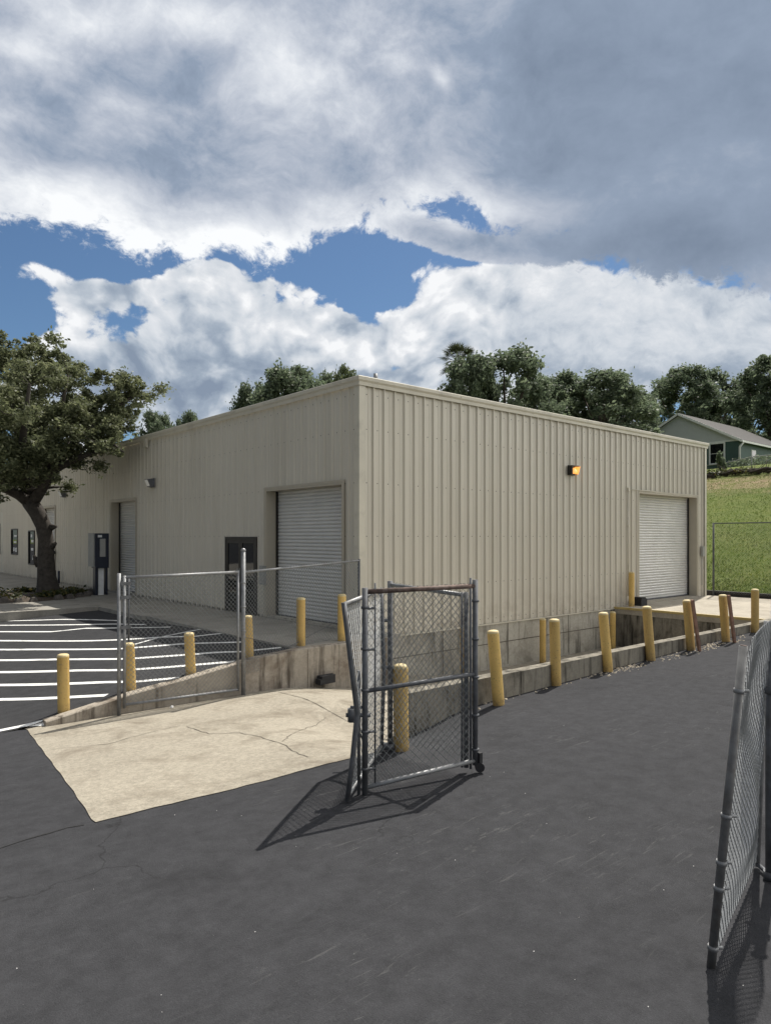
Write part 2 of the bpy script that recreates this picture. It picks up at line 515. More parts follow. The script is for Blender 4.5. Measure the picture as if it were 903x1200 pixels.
# tan concrete pad running down into the dock well; its outline is slightly ragged
def make_pad():
    us = lin((2.0,6.2,.12),(6.2,19.6,.3)); vs = lin((5.85,7.0,.115),(7.0,11.6,.2))
    us = np.array(us); vs = np.array(vs)
    verts = {}; mb = MB(); vl = []
    LP = sorted([(q.y, q.x) for q in (hit(a, b, d_pad)[0] for a, b in ((32,855),(52,881.5),(72,908),(92,935),(112,963)))])
    FP = sorted([(q.x, q.y) for q in (hit(a, b, d_pad)[0] for a, b in ((112,963),(197,942),(260,928),(312,914),(364,900),(410,888.5)))])
    FP += [(5.05, FP[-1][1] - .02), (6.2, 6.97)] if FP[-1][0] < 5.0 else [(6.2, 6.97)]
    def left(v):  return float(np.interp(v, [p[0] for p in LP], [p[1] for p in LP])) + .005 * math.sin(v * 9 + 1)
    def front(u): return float(np.interp(u, [p[0] for p in FP], [p[1] for p in FP])) + .005 * math.sin(u * 13 + 2) + .006 * math.sin(u * 31) + .007 * math.sin(u * 47 + 1)
    def vi(i, j):
        if (i, j) not in verts:
            u, v = us[i], vs[j]
            if i <= 6: u = left(v) + (us[6] - left(v)) * (i / 6)
            if v < 7.0:
                f0 = min(front(u), 6.99); v = f0 + (v - 5.85) / 1.15 * (7.0 - f0)
            verts[(i, j)] = len(vl)
            vl.append((u, v, EYE - float(d_pad(u, v))))
        return verts[(i, j)]
    fs = []
    for i in range(len(us) - 1):
        for j in range(len(vs) - 1):
            uc = (us[i] + us[i+1]) / 2; vc = (vs[j] + vs[j+1]) / 2
            if uc < 6.2 and vc > 10.7: continue
            if uc > 6.2 and vc < 6.85: continue
            fs.append((vi(i,j), vi(i+1,j), vi(i+1,j+1), vi(i,j+1)))
    mb.add(vl, fs, 0, True)
    # cracks and a sawn joint, 4 mm above the slab
    def strip(pts, w, wob=.02):
        P = []
        for (a, b), (c, d) in zip(pts, pts[1:]):
            A, _ = hit(a, b, d_pad); B, _ = hit(c, d, d_pad)
            n = max(2, int((B - A).length / .09))
            for k in range(n):
                q = A.lerp(B, k / n)
                P.append((q.x + R.uniform(-wob, wob), q.y + R.uniform(-wob, wob)))
        vv = []
        for k, (x, y) in enumerate(P):
            x2, y2 = P[min(k+1, len(P)-1)]; x1, y1 = P[max(k-1, 0)]
            dx, dy = x2 - x1, y2 - y1; L = math.hypot(dx, dy) or 1
            ww = w * R.uniform(.4, 1.2) / 2
            for s in (-1, 1):
                X, Y = x - dy / L * ww * s, y + dx / L * ww * s
                vv.append((X, Y, EYE - float(d_pad(X, Y)) + .004))
        mb.add(vv, [(2*k, 2*k+2, 2*k+3, 2*k+1) for k in range(len(P)-1)], 1)
    strip([(56,879),(127,872),(163,861.5),(209,851),(216,851)], .011)
    strip([(219,852),(244,860),(280,859),(306,864),(331,872),(346,882),(367,889.5)], .013)
    strip([(331,869),(344,859),(382,838.6)], .010)
    strip([(326,811),(415,849)], .016, .003)
    o = mb.build('concrete_pavement', [M['pad'], M['joint']]); o['kind'] = 'structure'
make_pad()

# asphalt seam crack
def drape(pts, w, dfun, lift=.004, wob=0., step=.12, plane=False):
    P = []
    W = [p if len(p) == 3 else (*hit(p[0], p[1], dfun)[0],) for p in pts]
    for A, B in zip(W, W[1:]):
        L = math.hypot(B[0]-A[0], B[1]-A[1]); n = max(1, int(L / step))
        for k in range(n):
            t = k / n
            P.append((A[0]+(B[0]-A[0])*t + R.uniform(-wob, wob), A[1]+(B[1]-A[1])*t + R.uniform(-wob, wob)))
    P.append((W[-1][0], W[-1][1]))
    vv = []
    for k, (x, y) in enumerate(P):
        x2, y2 = P[min(k+1, len(P)-1)]; x1, y1 = P[max(k-1, 0)]
        dx, dy = x2 - x1, y2 - y1; L = math.hypot(dx, dy) or 1
        ww = w / 2 * (R.uniform(.5, 1.2) if wob else 1)
        for s in (-1, 1):
            X, Y = x - dy / L * ww * s, y + dx / L * ww * s
            vv.append((X, Y, EYE - float(dfun(X, Y)) + lift))
    return vv, [(2*k, 2*k+2, 2*k+3, 2*k+1) for k in range(len(P)-1)]
M['roadcrack'] = simple('road_crack_shade', (.014,.014,.014), .95, 0, .3, 20)
mb = MB()
mb.add(*drape([(-20,1000),(0,994),(30,984),(61,976),(80,970),(99,967)], .018, d_asph, .004, .012))
o = mb.build('road_crack', M['roadcrack']); o['kind'] = 'structure'

# parking lot, its markings, walkway
VS = 20.9
grid('parking_lot', lin((-120,-33,20),(-33,1,2),(1,7.1,.3)), lin((10.72,21.5,.35)), d_lot, lambda u, v: True, M['lot'])
mb = MB()
for pts in ([(-60,822),(0,820),(125,815)],
            [(-60,804),(0,803),(161,799),(210,794.5)],
            [(-60,789),(0,788),(142,785.5),(274,775.5)],
            [(-60,774.5),(0,774),(141,772.5),(281,764),(329,759)],
            [(-60,762),(0,761.5),(141,760.5),(283,752.6),(312,750.5)],
            [(-60,751.5),(0,751),(140,750),(228,746),(282,741)],
            [(-60,740.5),(0,740.5),(60,740.5),(100,736.5),(140,736),(200,735)],
            [(-60,733),(0,733),(140,731.5),(170,732)],
            [(-60,728.5),(0,728),(75,726),(140,727.5)]):
    mb.add(*drape(pts, .115, d_lot, .005, 0, .25))
mb.add(*drape([(158,755.5),(257,735)], .085, d_lot, .009, 0, .25))
o = mb.build('parking_markings', M['paint']); o['kind'] = 'structure'
mb = MB(); mb.add(*drape([(-80,873),(0,856.5),(57,845.5)], .11, lambda u, v: float(d_asph(u, v)) if v < 10.72 else float(d_lot(u, v)), .007, 0, .25))
o = mb.build('road_marking', M['paint']); o['kind'] = 'structure'

UB, VB = 9.28, 11.54         # planes of the two visible building walls
UE, VE = 25.5, 62.0
ZF = EYE - 2.05              # walkway level
mb = MB()
# walkway along the wall in slabs, then the broad walk beyond the lot
y = 10.80
for n, y2 in enumerate([13.0, 15.2, 17.4, 19.6, 21.4]):
    mb.box((7.1, y, ZF - .25), (UB + .5, y2 - .012, ZF)); y = y2
for a, b_ in ((-120, -33), (-33, 1.2), (1.2, 3.4), (3.4, 5.3), (5.3, 7.1), (7.1, UB + .5)):
    yy = 20.95 if b_ < 7.2 else 21.4
    while yy < 46:
        mb.box((a, yy, ZF - .25), (b_ - .012, yy + 2.19, ZF)); yy += 2.2
o = mb.build('sidewalk', M['walk']); o['kind'] = 'structure'
grid('parking_lot', lin((-120,9,12)), lin((46.2,230,14)), d_const(2.07), lambda u, v: True, M['lot'])  # unseen asphalt sheet added so the door glass reflects dark
mb = MB(); mb.box((-120, 20.80, ZF - .4), (7.095, 20.945, ZF + .012)); mb.box((6.96, 17.6, ZF - .4), (7.095, 20.795, ZF + .008))
o = mb.build('kerb', M['walk']); o['kind'] = 'structure'

# ------------------------------------------------------------------ retaining ramp wall beside the pad
root = thing('retaining_wall', 'stained concrete ramp wall rising from the sunlit pad to the shaded loading apron', 'wall', (2.4, 10.7, -.62))
mb = MB(); cap = MB()
us = lin((2.82, 9.10, .24))
prev = None
def wtop(u): return EYE - float(d_lot(u, 10.7)) + (.02 if u < 7 else .025)
vs = []; fs = []
for i, u in enumerate(us):
    z = wtop(u); zb = -1.35
    vs += [(u, 10.60, zb), (u, 10.60, z - .015), (u, 10.615, z), (u, 10.79, z), (u, 10.79, zb)]
    if i:
        for k in range(4): fs.append(((i-1)*5+k, i*5+k, i*5+k+1, (i-1)*5+k+1))
fs.append((0,1,2,3,4)); e = (len(us)-1)*5; fs.append((e+4,e+3,e+2,e+1,e))
mb.add(vs, fs)
mb.box((9.103, 10.60, -1.35), (9.275, VB - .02, wtop(8)))
mb.build('wall', M['rampwall'], root)
mb = MB(); mb.box((7.3, 10.585, -.75), (7.36, 10.598, .02)); mb.build('joint_cover', M['rampwall'], root)

# low dock wall along the drive
root = thing('dock_wall', 'low dark-stained concrete wall running along the asphalt behind the yellow bollards', 'wall', (12, VW, -.4))
mb = MB()
u = 6.2; k = 0
for u2 in (8.6, 11.0, 13.4, 15.8, 19.28):
    mb.box((u, VW, -1.6), (u2 - .008, VW + .20, EYE - 2.07 - .006 * (k % 2))); u = u2; k += 1
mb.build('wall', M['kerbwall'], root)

# loading dock platform with painted edge
root = thing('loading_platform', 'raised concrete platform in front of the right-hand roll-up door, yellow painted edge', 'platform', (22, 9, -.05))
mb = MB(); ZP = EYE - 2.16
mb.box((19.3, VW + .0, ZP - .2), (22.6, VB - .02, ZP)); mb.box((22.61, VW, ZP - .2), (25.98, VB - .02, ZP))
mb.build('slab', M['dock'], root)
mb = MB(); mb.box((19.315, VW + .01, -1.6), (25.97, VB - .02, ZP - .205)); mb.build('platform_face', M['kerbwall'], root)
mb = MB(); mb.box((19.285, VW + .01, ZP - .055), (19.298, VB - .02, ZP + .004)); mb.box((19.285, VW + .01, ZP + .0045), (19.37, VB - .02, ZP + .008))
mb.build('edge_stripe', M['yedge'], root)

# ------------------------------------------------------------------ the warehouse
bld = thing('warehouse', 'long beige ribbed metal warehouse with white roll-up doors', 'building', (UB, VB, 0))
ZT = EYE + 3.31
ZS = EYE - 2.19
def ribbed(axis, fixed, s0, s1, z0, z1, openings, sign, pitch=.305, h=.042):
    """ribbed sheet: axis 'u' runs along u at v = fixed (outward -v); axis 'v' runs along v at u = fixed (outward -u)"""
    prof = []
    s = s0
    while s < s1:
        prof += [(s, 0), (s + .11, 0), (s + .118, .007), (s + .142, .007), (s + .150, 0), (s + .218, 0), (s + .238, h), (s + .268, h), (s + .288, 0)]
        s += pitch
    prof = [p for p in prof if p[0] < s1] + [(s1, 0)]
    cuts = sorted({c for o in openings for c in o[:2]})
    for c in cuts:
        for i in range(len(prof) - 1):
            if prof[i][0] < c < prof[i+1][0]:
                t = (c - prof[i][0]) / (prof[i+1][0] - prof[i][0])
                prof.insert(i + 1, (c, prof[i][1] * (1 - t) + prof[i+1][1] * t)); break
    mb = MB()
    def pt(s, d, z): return (s, fixed - d, z) if axis == 'u' else (fixed - d, s, z)
    for (a, da), (b, db) in zip(prof, prof[1:]):
        if b - a < 1e-5: continue
        zr = [(z0, z1)]
        for o in openings:
            if (a + b) / 2 > o[0] and (a + b) / 2 < o[1]:
                new = []
                for p, q in zr:
                    if o[2] > p: new.append((p, min(q, o[2])))
                    if o[3] < q: new.append((max(p, o[3]), q))
                zr = [r for r in new if r[1] - r[0] > 1e-4]
        for p, q in zr:
            f = (0,1,2,3) if axis == 'u' else (3,2,1,0)
            mb.add([pt(a,da,p), pt(b,db,p), pt(b,db,q), pt(a,da,q)], [f])
    # fastener heads along the girts
    for zz in (ZS + .12, ZS + 1.05, ZS + 2.2, ZS + 3.35, ZS + 4.5, z1 - .25):
        s = s0 + .07
        while s < s1 - .05:
            if not any(o[0] - .03 < s < o[1] + .03 and o[2] - .03 < zz < o[3] + .03 for o in openings):
                if R.rand() > .06:
                    r = .014
                    vs = [pt(s + r * math.cos(k * math.pi / 3), .004, zz + r * math.sin(k * math.pi / 3)) for k in range(6)]
                    mb.add(vs, [(0,1,2,3,4,5) if axis == 'u' else (5,4,3,2,1,0)], 1)
            s += pitch
    return mb
D1 = (12.10, 15.30, -9, EYE + 1.18)       # roll-up door openings on the long wall (v0, v1, z0, z1)
D2 = (23.90, 26.30, -9, EYE + 1.30)
D3 = (33.4, 36.0, -9, EYE + 1.36)
GD = (15.75, 17.44, -9, EYE + .0)
W1 = (39.95, 41.3, EYE - .95, EYE + .42)
W2 = (36.75, 37.85, EYE - 1.38, EYE + .31)
FD = (43.2, 46.2, -9, EYE + 1.45)
DR = (20.74, 24.80, -9, EYE + 1.43)
M['screw'] = simple('fastener_heads', (.10,.09,.075), .6, .3, .3, 9)
ribbed('v', UB, VB + .12, VE, ZS + .02, ZT, [D1, D2, D3, GD, W1, W2, FD], -1, h=.024).build('side_wall', [M['wall'], M['screw']], bld)
ribbed('u', VB, UB + .12, UE - .1, ZS, ZT, [DR], -1).build('front_wall', [M['wall'], M['screw']], bld)
# hidden sides and roof keep the volume closed
mb = MB(); mb.box((UE - .06, VB + .1, -1), (UE, VE, ZT)); mb.box((UB + .1, VE - .06, -1), (UE - .07, VE, ZT)); mb.build('back_wall', M['wall'], bld)
mb = MB(); mb.box((UB + .02, VB + .02, ZT - .02), (UE - .02, VE - .02, ZT + .105)); mb.build('roof', M['roofmetal'], bld)
# corner and edge trims
mb = MB()
mb.box((UB - .045, VB - .045, ZS + .002), (UB + .13, VB - .035, ZT)); mb.box((UB - .045, VB - .034, ZS + .002), (UB - .035, VB + .13, ZT))
mb.box((UE - .13, VB - .045, ZS), (UE + .02, VB - .035, ZT)); mb.box((UE + .01, VB - .034, ZS), (UE + .02, VB + .09, ZT))
mb.build('corner_trim', M['trim'], bld)
def eave(axis):
    m = MB()
    prof = [(.05, -.03), (.07, -.035), (.076, .04), (.105, .08), (.11, .145), (.10, .16), (.0, .16)]
    vs = []
    for (d, z) in prof:
        if axis == 'u': vs += [(UB - d, VB - d, ZT + z - .05), (UE + d, VB - d, ZT + z - .05)]
        else: vs += [(UB - d, VB - d, ZT + z - .05), (UB - d, VE + d, ZT + z - .05)]
    fs = [(2*i, 2*i+1, 2*i+3, 2*i+2) for i in range(len(prof) - 1)]
    if axis == 'v': fs = [f[::-1] for f in fs]
    m.add(vs, fs)
    # lapped joints
    s = (UB if axis == 'u' else VB) + 3.05
    while s < (UE if axis == 'u' else VE):
        if axis == 'u': m.box((s, VB - .114, ZT + .04), (s + .03, VB - .106, ZT + .09))
        else: m.box((UB - .114, s, ZT + .04), (UB - .106, s + .03, ZT + .09))
        s += 3.05
    return m
eave('u').build('eave_trim', M['trim'], bld); eave('v').build('eave_trim', M['trim'], bld)
# base trim and foundation
mb = MB(); mb.box((UB + .01, VB + .0, -1.6), (UE, VB + .2, ZS - .01))
mb.box((UB + .0, VB + .202, -1.35), (UB + .2, VE, ZF + .06))
mb.build('foundation', M['found'], bld)
mb = MB()
for z in (-.62,): mb.box((UB + .02, VB - .006, z), (19.28, VB - .001, z + .02))
for s in (11.8, 14.2, 16.9): mb.box((s, VB - .006, -1.2), (s + .018, VB - .001, ZS - .02))
mb.build('foundation_joint', M['joint'], bld)
mb = MB(); mb.box((UB + .13, VB - .04, ZS - .035), (DR[0] - .1, VB - .005, ZS - .004)); mb.build('base_trim', M['trim'], bld)
for zz in (ZS + 2.35,):
    mb = MB(); mb.box((UB + .135, VB - .0035, zz), (DR[0] - .11, VB - .0005, zz + .012)); mb.build('panel_lap', M['wall'], bld)

def roll_door(axis, fixed, o, zbot, recess=.30, pitch=.088, hidden=False):
    a, b, _, zt = o
    def P(s, d, z): return (s, fixed + d, z) if axis == 'u' else (fixed + d, s, z)
    def bx(m, s0, d0, z0, s1, d1, z1):
        p = P(s0, d0, z0); q = P(s1, d1, z1)
        m.box(tuple(min(i, j) for i, j in zip(p, q)), tuple(max(i, j) for i, j in zip(p, q)))
    m = MB()
    z = zbot + .10; prof = [(0, zbot), (0, zbot + .07), (.02, zbot + .075)]
    while z < zt - .02:
        for t, dd in ((0, .024), (.12, .006), (.38, -.008), (.62, -.008), (.88, .006)):
            prof.append((dd, z + t * pitch))
        z += pitch
    prof = [p for p in prof if p[1] < zt + .05]
    vs = []; fs = []
    for dd, zz in prof: vs += [P(a + .05, recess + dd, zz), P(b - .05, recess + dd, zz)]
    for i in range(len(prof) - 1):
        f = (2*i, 2*i+1, 2*i+3, 2*i+2); fs.append(f if axis == 'u' else f[::-1])
    m.add(vs, fs)
    door = m.build('roll_door', M['curtain'], bld)
    m = MB()
    for s0, s1 in ((a - .02, a + .03), (b - .03, b + .02)):
        bx(m, s0, -.036, zbot - .02, s1, recess + .12, zt + .02)
    bx(m, a + .031, -.036, zt - .03, b - .031, recess + .12, zt + .02)
    # face trim round the opening
    for s0, s1 in ((a - .07, a - .021), (b + .021, b + .07)): bx(m, s0, -.045, zbot - .02, s1, -.034, zt + .07)
    bx(m, a - .0205, -.045, zt + .021, b + .0205, -.034, zt + .07)
    m.build('door_frame', M['jamb'], door)
    m = MB()
    for s0, s1 in ((a + .031, a + .09), (b - .09, b - .031)): bx(m, s0, recess - .05, zbot, s1, recess - .02, zt - .031)
    m.build('guide_rail', M['bronze'], door)
    m = MB(); bx(m, a + .09, recess - .04, zbot - .001, b - .09, recess - .005, zbot + .045); m.build('bottom_bar', M['galv_dark'], door)
    return door
roll_door('v', UB, D1, ZF + .03); roll_door('v', UB, D2, ZF + .03); roll_door('v', UB, D3, ZF + .03)
roll_door('u', VB, DR, EYE - 2.12)
mb = MB(); mb.box((DR[0] - .1, VB - .045, ZP - .0), (DR[1] + .1, VB + .5, EYE - 2.121)); mb.build('door_sill', M['dock'], bld)
# threshold slab inside side openings
mb = MB()
for o in (D1, D2, D3): mb.box((UB - .06, o[0] - .08, ZF - .1), (UB + .5, o[1] + .08, ZF + .028))
mb.build('threshold', M['walk'], bld)

# glazed double door
def glass_door(o, z0, z1):
    a, b = o[0], o[1]
    m = MB()
    x0, x1 = UB - .04, UB + .06
    mid = (a + b) / 2
    for s in (a, b - .06): m.box((x0, s, z0), (x1, s + .06, z1))
    m.box((x0, a + .061, z1 - .07), (x1, b - .061, z1))
    dr = m.build('glass_door', M['bronze'], bld)
    for s0, s1 in ((a + .062, mid - .003), (mid + .003, b - .062)):
        m = MB()
        for q in (s0, s1 - .09): m.box((x0 + .01, q, z0 + .012), (x1 - .02, q + .09, z1 - .075))
        m.box((x0 + .01, s0 + .091, z0 + .012), (x1 - .02, s1 - .091, z0 + .22)); m.box((x0 + .01, s0 + .091, z1 - .17), (x1 - .02, s1 - .091, z1 - .075))
        m.box((x0 + .01, s0 + .091, z0 + .95), (x1 - .02, s1 - .091, z0 + 1.0))
        m.build('door_leaf', M['bronze'], dr)
        m = MB(); m.box((x0 + .03, s0 + .09, z0 + .21), (x0 + .045, s1 - .09, z1 - .16)); m.build('pane', M['glass'], dr)
    m = MB()
    for q in (mid - .06, mid + .06): m.tube([(x0 - .045, q, z0 + .9), (x0 - .045, q, z0 + 1.2)], .011, 6)
    m.build('handle', M['galv'], dr)
glass_door(GD, ZF + .01, EYE + .0)
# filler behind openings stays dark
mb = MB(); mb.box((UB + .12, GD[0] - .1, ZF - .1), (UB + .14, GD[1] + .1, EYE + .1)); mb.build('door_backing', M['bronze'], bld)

def window(o, poster):
    a, b, z0, z1 = o
    m = MB()
    for s in (a, b - .06): m.box((UB - .05, s, z0), (UB + .05, s + .06, z1))
    m.box((UB - .05, a + .061, z1 - .06), (UB + .05, b - .061, z1)); m.box((UB - .05, a + .061, z0), (UB + .05, b - .061, z0 + .06))
    w = m.build('window', M['bronze'], bld)
    m = MB(); m.box((UB + .0, a + .06, z0 + .06), (UB + .015, b - .06, z1 - .06)); m.build('pane', M['glass'], w)
    m = MB()
    for (s, z, ws, hs) in poster: m.box((UB - .006, a + s, z0 + z), (UB - .001, a + s + ws, z0 + z + hs))
    m.build('paper_notice', M['white'], w)
window(W1, [(.3,.15,.3,.22),(.75,.18,.25,.2),(.4,.62,.5,.10),(.3,.95,.55,.09)])
window(W2, [(.25,.25,.22,.2),(.3,.7,.4,.12),(.28,1.1,.4,.12),(.5,1.35,.25,.14)])
# far entrance
m = MB(); m.box((UB + .02, FD[0], ZF), (UB + .08, FD[1], FD[3])); fdoor = m.build('entrance_surround', M['trim'], bld)
m = MB(); m.box((UB - .0, 44.0, EYE - 1.0), (UB + .018, 45.3, EYE + .75)); m.build('pane', M['glass'], fdoor)

# wall lamps on the long side
def wall_lamp(px, py, glass, strength=False):
    p = on_u(px, py, UB)
    m = MB()
    m.box((UB - .05, p.y - .11, p.z - .14), (UB - .034, p.y + .11, p.z + .12))
    m.add([(UB - .05, p.y - .16, p.z + .15), (UB - .05, p.y + .16, p.z + .15), (UB - .05, p.y + .16, p.z - .15), (UB - .05, p.y - .16, p.z - .15),
           (UB - .28, p.y - .14, p.z + .11), (UB - .28, p.y + .14, p.z + .11), (UB - .19, p.y + .14, p.z - .13), (UB - .19, p.y - .14, p.z - .13)],
          [(0,1,2,3),(7,6,5,4),(0,4,5,1),(3,2,6,7),(0,3,7,4),(1,5,6,2)])
    l = m.build('wall_lamp', M['galv_dark'], bld)
    m = MB(); m.add([(UB - .285, p.y - .12, p.z + .09), (UB - .285, p.y + .12, p.z + .09), (UB - .20, p.y + .12, p.z - .11), (UB - .20, p.y - .12, p.z - .11)], [(3,2,1,0)])
    m.build('lamp_glass', glass, l)
wall_lamp(181, 566, M['clear']); wall_lamp(77.5, 579, M['clear'])
# lit amber lamp on the front wall
p = on_v(667.5, 551, VB)
m = MB()
m.box((p.x - .17, VB - .05, p.z - .15), (p.x + .17, VB - .034, p.z + .13))
m.box((p.x - .17, VB - .2, p.z + .095), (p.x + .17, VB - .0505, p.z + .12))
m.box((p.x - .17, VB - .19, p.z - .14), (p.x - .145, VB - .0505, p.z + .0945)); 
m.box((p.x - .1445, VB - .13, p.z - .14), (p.x + .17, VB - .0505, p.z - .118))
l = m.build('wall_lamp', M['bronze'], bld)
m = MB(); m.lathe([(.0,-.10),(.045,-.095),(.085,-.06),(.085,-.02),(.055,.025),(.04,.06),(.0,.075)], 14, 0, (p.x - .01, VB - .135, p.z - .01)); m.build('lamp_bulb', M['amber'], l)
m = MB(); m.add([(p.x + .168, VB - .23, p.z + .095), (p.x + .168, VB - .052, p.z + .095), (p.x + .168, VB - .052, p.z - .12), (p.x + .168, VB - .165, p.z - .12),
                 (p.x + .16, VB - .23, p.z + .095), (p.x + .16, VB - .052, p.z + .095), (p.x + .16, VB - .052, p.z - .12), (p.x + .16, VB - .165, p.z - .12)],
                [(0,1,2,3),(7,6,5,4),(0,4,5,1),(1,5,6,2),(2,6,7,3),(3,7,4,0)]); m.build('lamp_shade', M['amber'], l)
# conduit beside the front door
m = MB()
c0 = on_v(733.5, 573.5, VB); c1 = on_v(733.5, 700, VB); c2 = on_v(760, 575.5, VB)
m.tube([(c1.x, VB - .06, ZP + .3), (c0.x, VB - .06, c0.z)], .017, 6); m.tube([(c0.x, VB - .06, c0.z), (c2.x + .3, VB - .06, c0.z)], .014, 6)
m.box((c0.x - .05, VB - .1, c0.z - .05), (c0.x + .05, VB - .035, c0.z + .05)); m.box((c0.x - .035, VB - .09, c0.z - 1.2), (c0.x + .035, VB - .035, c0.z - 1.12))
m.build('conduit', M['trim'], bld)
m = MB(); b0 = on_v(820, 646, VB); m.box((b0.x - .07, VB - .12, b0.z - .18), (b0.x + .07, VB - .046, b0.z + .18)); m.tube([(b0.x, VB - .06, b0.z - .18), (b0.x, VB - .06, ZP + .4)], .012, 6)
m.build('switch_box', M['greybox'], bld)
# keypad by the glass door and small fittings
k0 = on_u(311, 672, UB); m = MB(); m.box((UB - .12, k0.y - .1, k0.z - .28), (UB - .035, k0.y + .1, k0.z + .2)); m.box((UB - .13, k0.y - .06, k0.z - .02), (UB - .1205, k0.y + .06, k0.z + .14)); m.build('meter_box', M['greybox'], bld)
k0 = on_u(174, 517, UB); m = MB(); m.box((UB - .12, k0.y - .1, k0.z - .22), (UB - .035, k0.y + .1, k0.z + .1)); m.build('junction_box', M['trim'], bld)
m = MB(); vp = on_v(440, 438, VB + .6); m.tube([(vp.x, VB + .6, ZT + .1), (vp.x, VB + .6, ZT + .42)], .05, 8); m.build('roof_vent', M['galv'], bld)
m = MB()
for px in (69, 73.5): q = on_u(px, 668, UB); m.tube([(UB - .15, q.y, ZF), (UB - .15, q.y, ZF + .55)], .05, 7)
m.tube([(UB - .1, on_u(66, 650, UB).y, ZF), (UB - .1, on_u(66, 650, UB).y, ZF + 1.3)], .02, 6); m.lathe([(0,-.1),(.12,-.08),(.12,.06),(.0,.1)], 10, 0, (UB - .16, on_u(66, 650, UB).y, ZF + 1.35))
m.build('meter_pipe', M['navy'], bld)

# ------------------------------------------------------------------ kiosk by the far roll-up door
kp, kz = hit(118, 697, d_const(2.05))
kr = thing('payphone_kiosk', 'tall narrow grey and navy booth on a pale post beside the far roll-up door', 'booth', (kp.x, kp.y, ZF))
def kb(m, a0, b0, z0, a1, b1, z1): m.box((kp.x + a0, kp.y + b0, ZF + z0), (kp.x + a1, kp.y + b1, ZF + z1))
m = MB(); kb(m, -.22, -.12, .0, -.13, .12, .95); kb(m, .14, -.12, 0, .21, .12, .95); m.build('leg', M['navy'], kr)
m = MB(); kb(m, -.10, -.07, 0, .09, .099, .945); m.build('post', M['white'], kr)
m = MB(); kb(m, -.24, -.20, .95, .22, .20, 2.17); m.build('cabinet', M['navy'], kr)
m = MB(); kb(m, -.285, -.12, 1.0, -.2405, .42, 2.18); m.build('side_panel', M['greybox'], kr)
m = MB(); kb(m, -.09, -.215, 1.35, .10, -.2005, 1.98); m.build('screen', M['greybox'], kr)
m = MB(); kb(m, -.16, -.212, 2.03, -.02, -.2005, 2.11); m.build('notice', M['white'], kr)

# ------------------------------------------------------------------ bollards
def bollard(bx, by, tx, ty, dfun, label, group, r=.084, base=None, topcap='captop'):
    if base is None: b, Z = hit(bx, by, dfun)
    else: b, Z = base
    topz = EYE + (HY - ty) / FPX * Z
    H = topz - b.z
    off = (tx - bx) / FPX * Z
    m = MB()
    n = 22
    m.lathe([(r, -.25), (r, 0), (r * 1.0, H * .5), (r, H - .045)], n, 0)
    m.lathe([(r, H - .045), (r * .985, H - .03), (r * .88, H - .012), (r * .6, H - .003), (.0005, H)], n, 1)
    o = m.build('bollard', [M['yellow'], M[topcap]], None, (0,0,0))
    o.location = b
    ax = Vector((CA * off, -SA * off, H))
    o.rotation_mode = 'QUATERNION'; o.rotation_quaternion = Vector((0,0,1)).rotation_difference(ax.normalized())
    tag(o, label, 'bollard', group)
    return o, b, H
gA = 'yellow bollards along the top of the ramp wall'
def on_plane_v(px, py, v):
    p = on_v(px, py, v); return p, p.y / rdir(px, py)[1]
LB = [(75,838,74,766,'yellow bollard at the low end of the ramp wall, clear of the mesh gate'),
      (153.5,813,151,753,'yellow bollard seen just inside the latch post of the closed mesh gate, leaning left'),
      (224,794,221.5,741,'yellow bollard seen through the middle of the closed mesh gate'),
      (292,772,290,721,'yellow bollard right beside the tall fence post between gate and diagonal mesh panel'),
      (352.5,758,352.5,700,'yellow bollard on the ramp wall in front of the centre of the near roll-up door'),
      (400.5,752,400.5,696,'yellow bollard on the ramp wall at the building-corner edge of the near roll-up door')]
for bx, by, tx, ty, lab in LB:
    q, Z = on_plane_v(bx, by, 10.9)
    q.z = max(q.z, -5); zz = (EYE - float(d_lot(q.x, 10.9))) if q.x < 7.05 else ZF
    q.z = min(q.z, zz + .02)
    bollard(bx, by, tx, ty, None, lab, gA, base=(q, Z))
bollard(470, 879, 469, 778, d_asph, 'yellow bollard standing inside the open folded mesh gates', 'yellow bollards in front of the dock wall')
RB = [(584,826,577,738,'largest yellow bollard of the dock wall row, just right of the folded mesh gates, tilted'),
      (651,803,649,725,'yellow bollard on the drive, second to the right of the folded mesh gates'),
      (712,787,706,717,'tilted yellow bollard on the drive hiding another bollard in the dock well behind it'),
      (762,774,757,710,'yellow bollard on the drive between the tilted one and the first with a brown board'),
      (809,762,804,702.5,'yellow bollard with a brown board leaning on it, seen against the dark platform face'),
      (850,752,846,696.5,'yellow bollard with a brown board leaning on it, closest to the grassy hill'),
      (884,741,884,690,'upright yellow bollard at the far end of the dock wall row with no board')]
rb = []
for bx, by, tx, ty, lab in RB:
    rb.append(bollard(bx, by, tx, ty, d_asph, lab, 'yellow bollards in front of the dock wall'))
gW = 'yellow bollards down in the dock well'
for px, ty, lab in ((543,735,'yellow bollard against the concrete foundation, seen through the folded gate mesh'),
                    (635.5,724.5,'yellow bollard against the concrete foundation, standing clear in the dock well'),
                    (717.5,716.5,'yellow bollard in the dock well almost hidden behind a tilted one')):
    q = on_v(px, ty, 11.2); Z = 11.2 / rdir(px, ty)[1]
    b = Vector((q.x, 11.2, EYE - float(d_pad(q.x, 11.2))))
    bollard(px, ty, px, ty, None, lab, gW, base=(b, Z))
q = on_v(739.5, 700, 11.25); Z = 11.25 / rdir(739.5, 700)[1]
bollard(739.5, 712, 739.5, 670, None, 'yellow bollard on the platform at the left jamb of the front roll-up door', None, base=(Vector((q.x, 11.25, ZP)), Z))

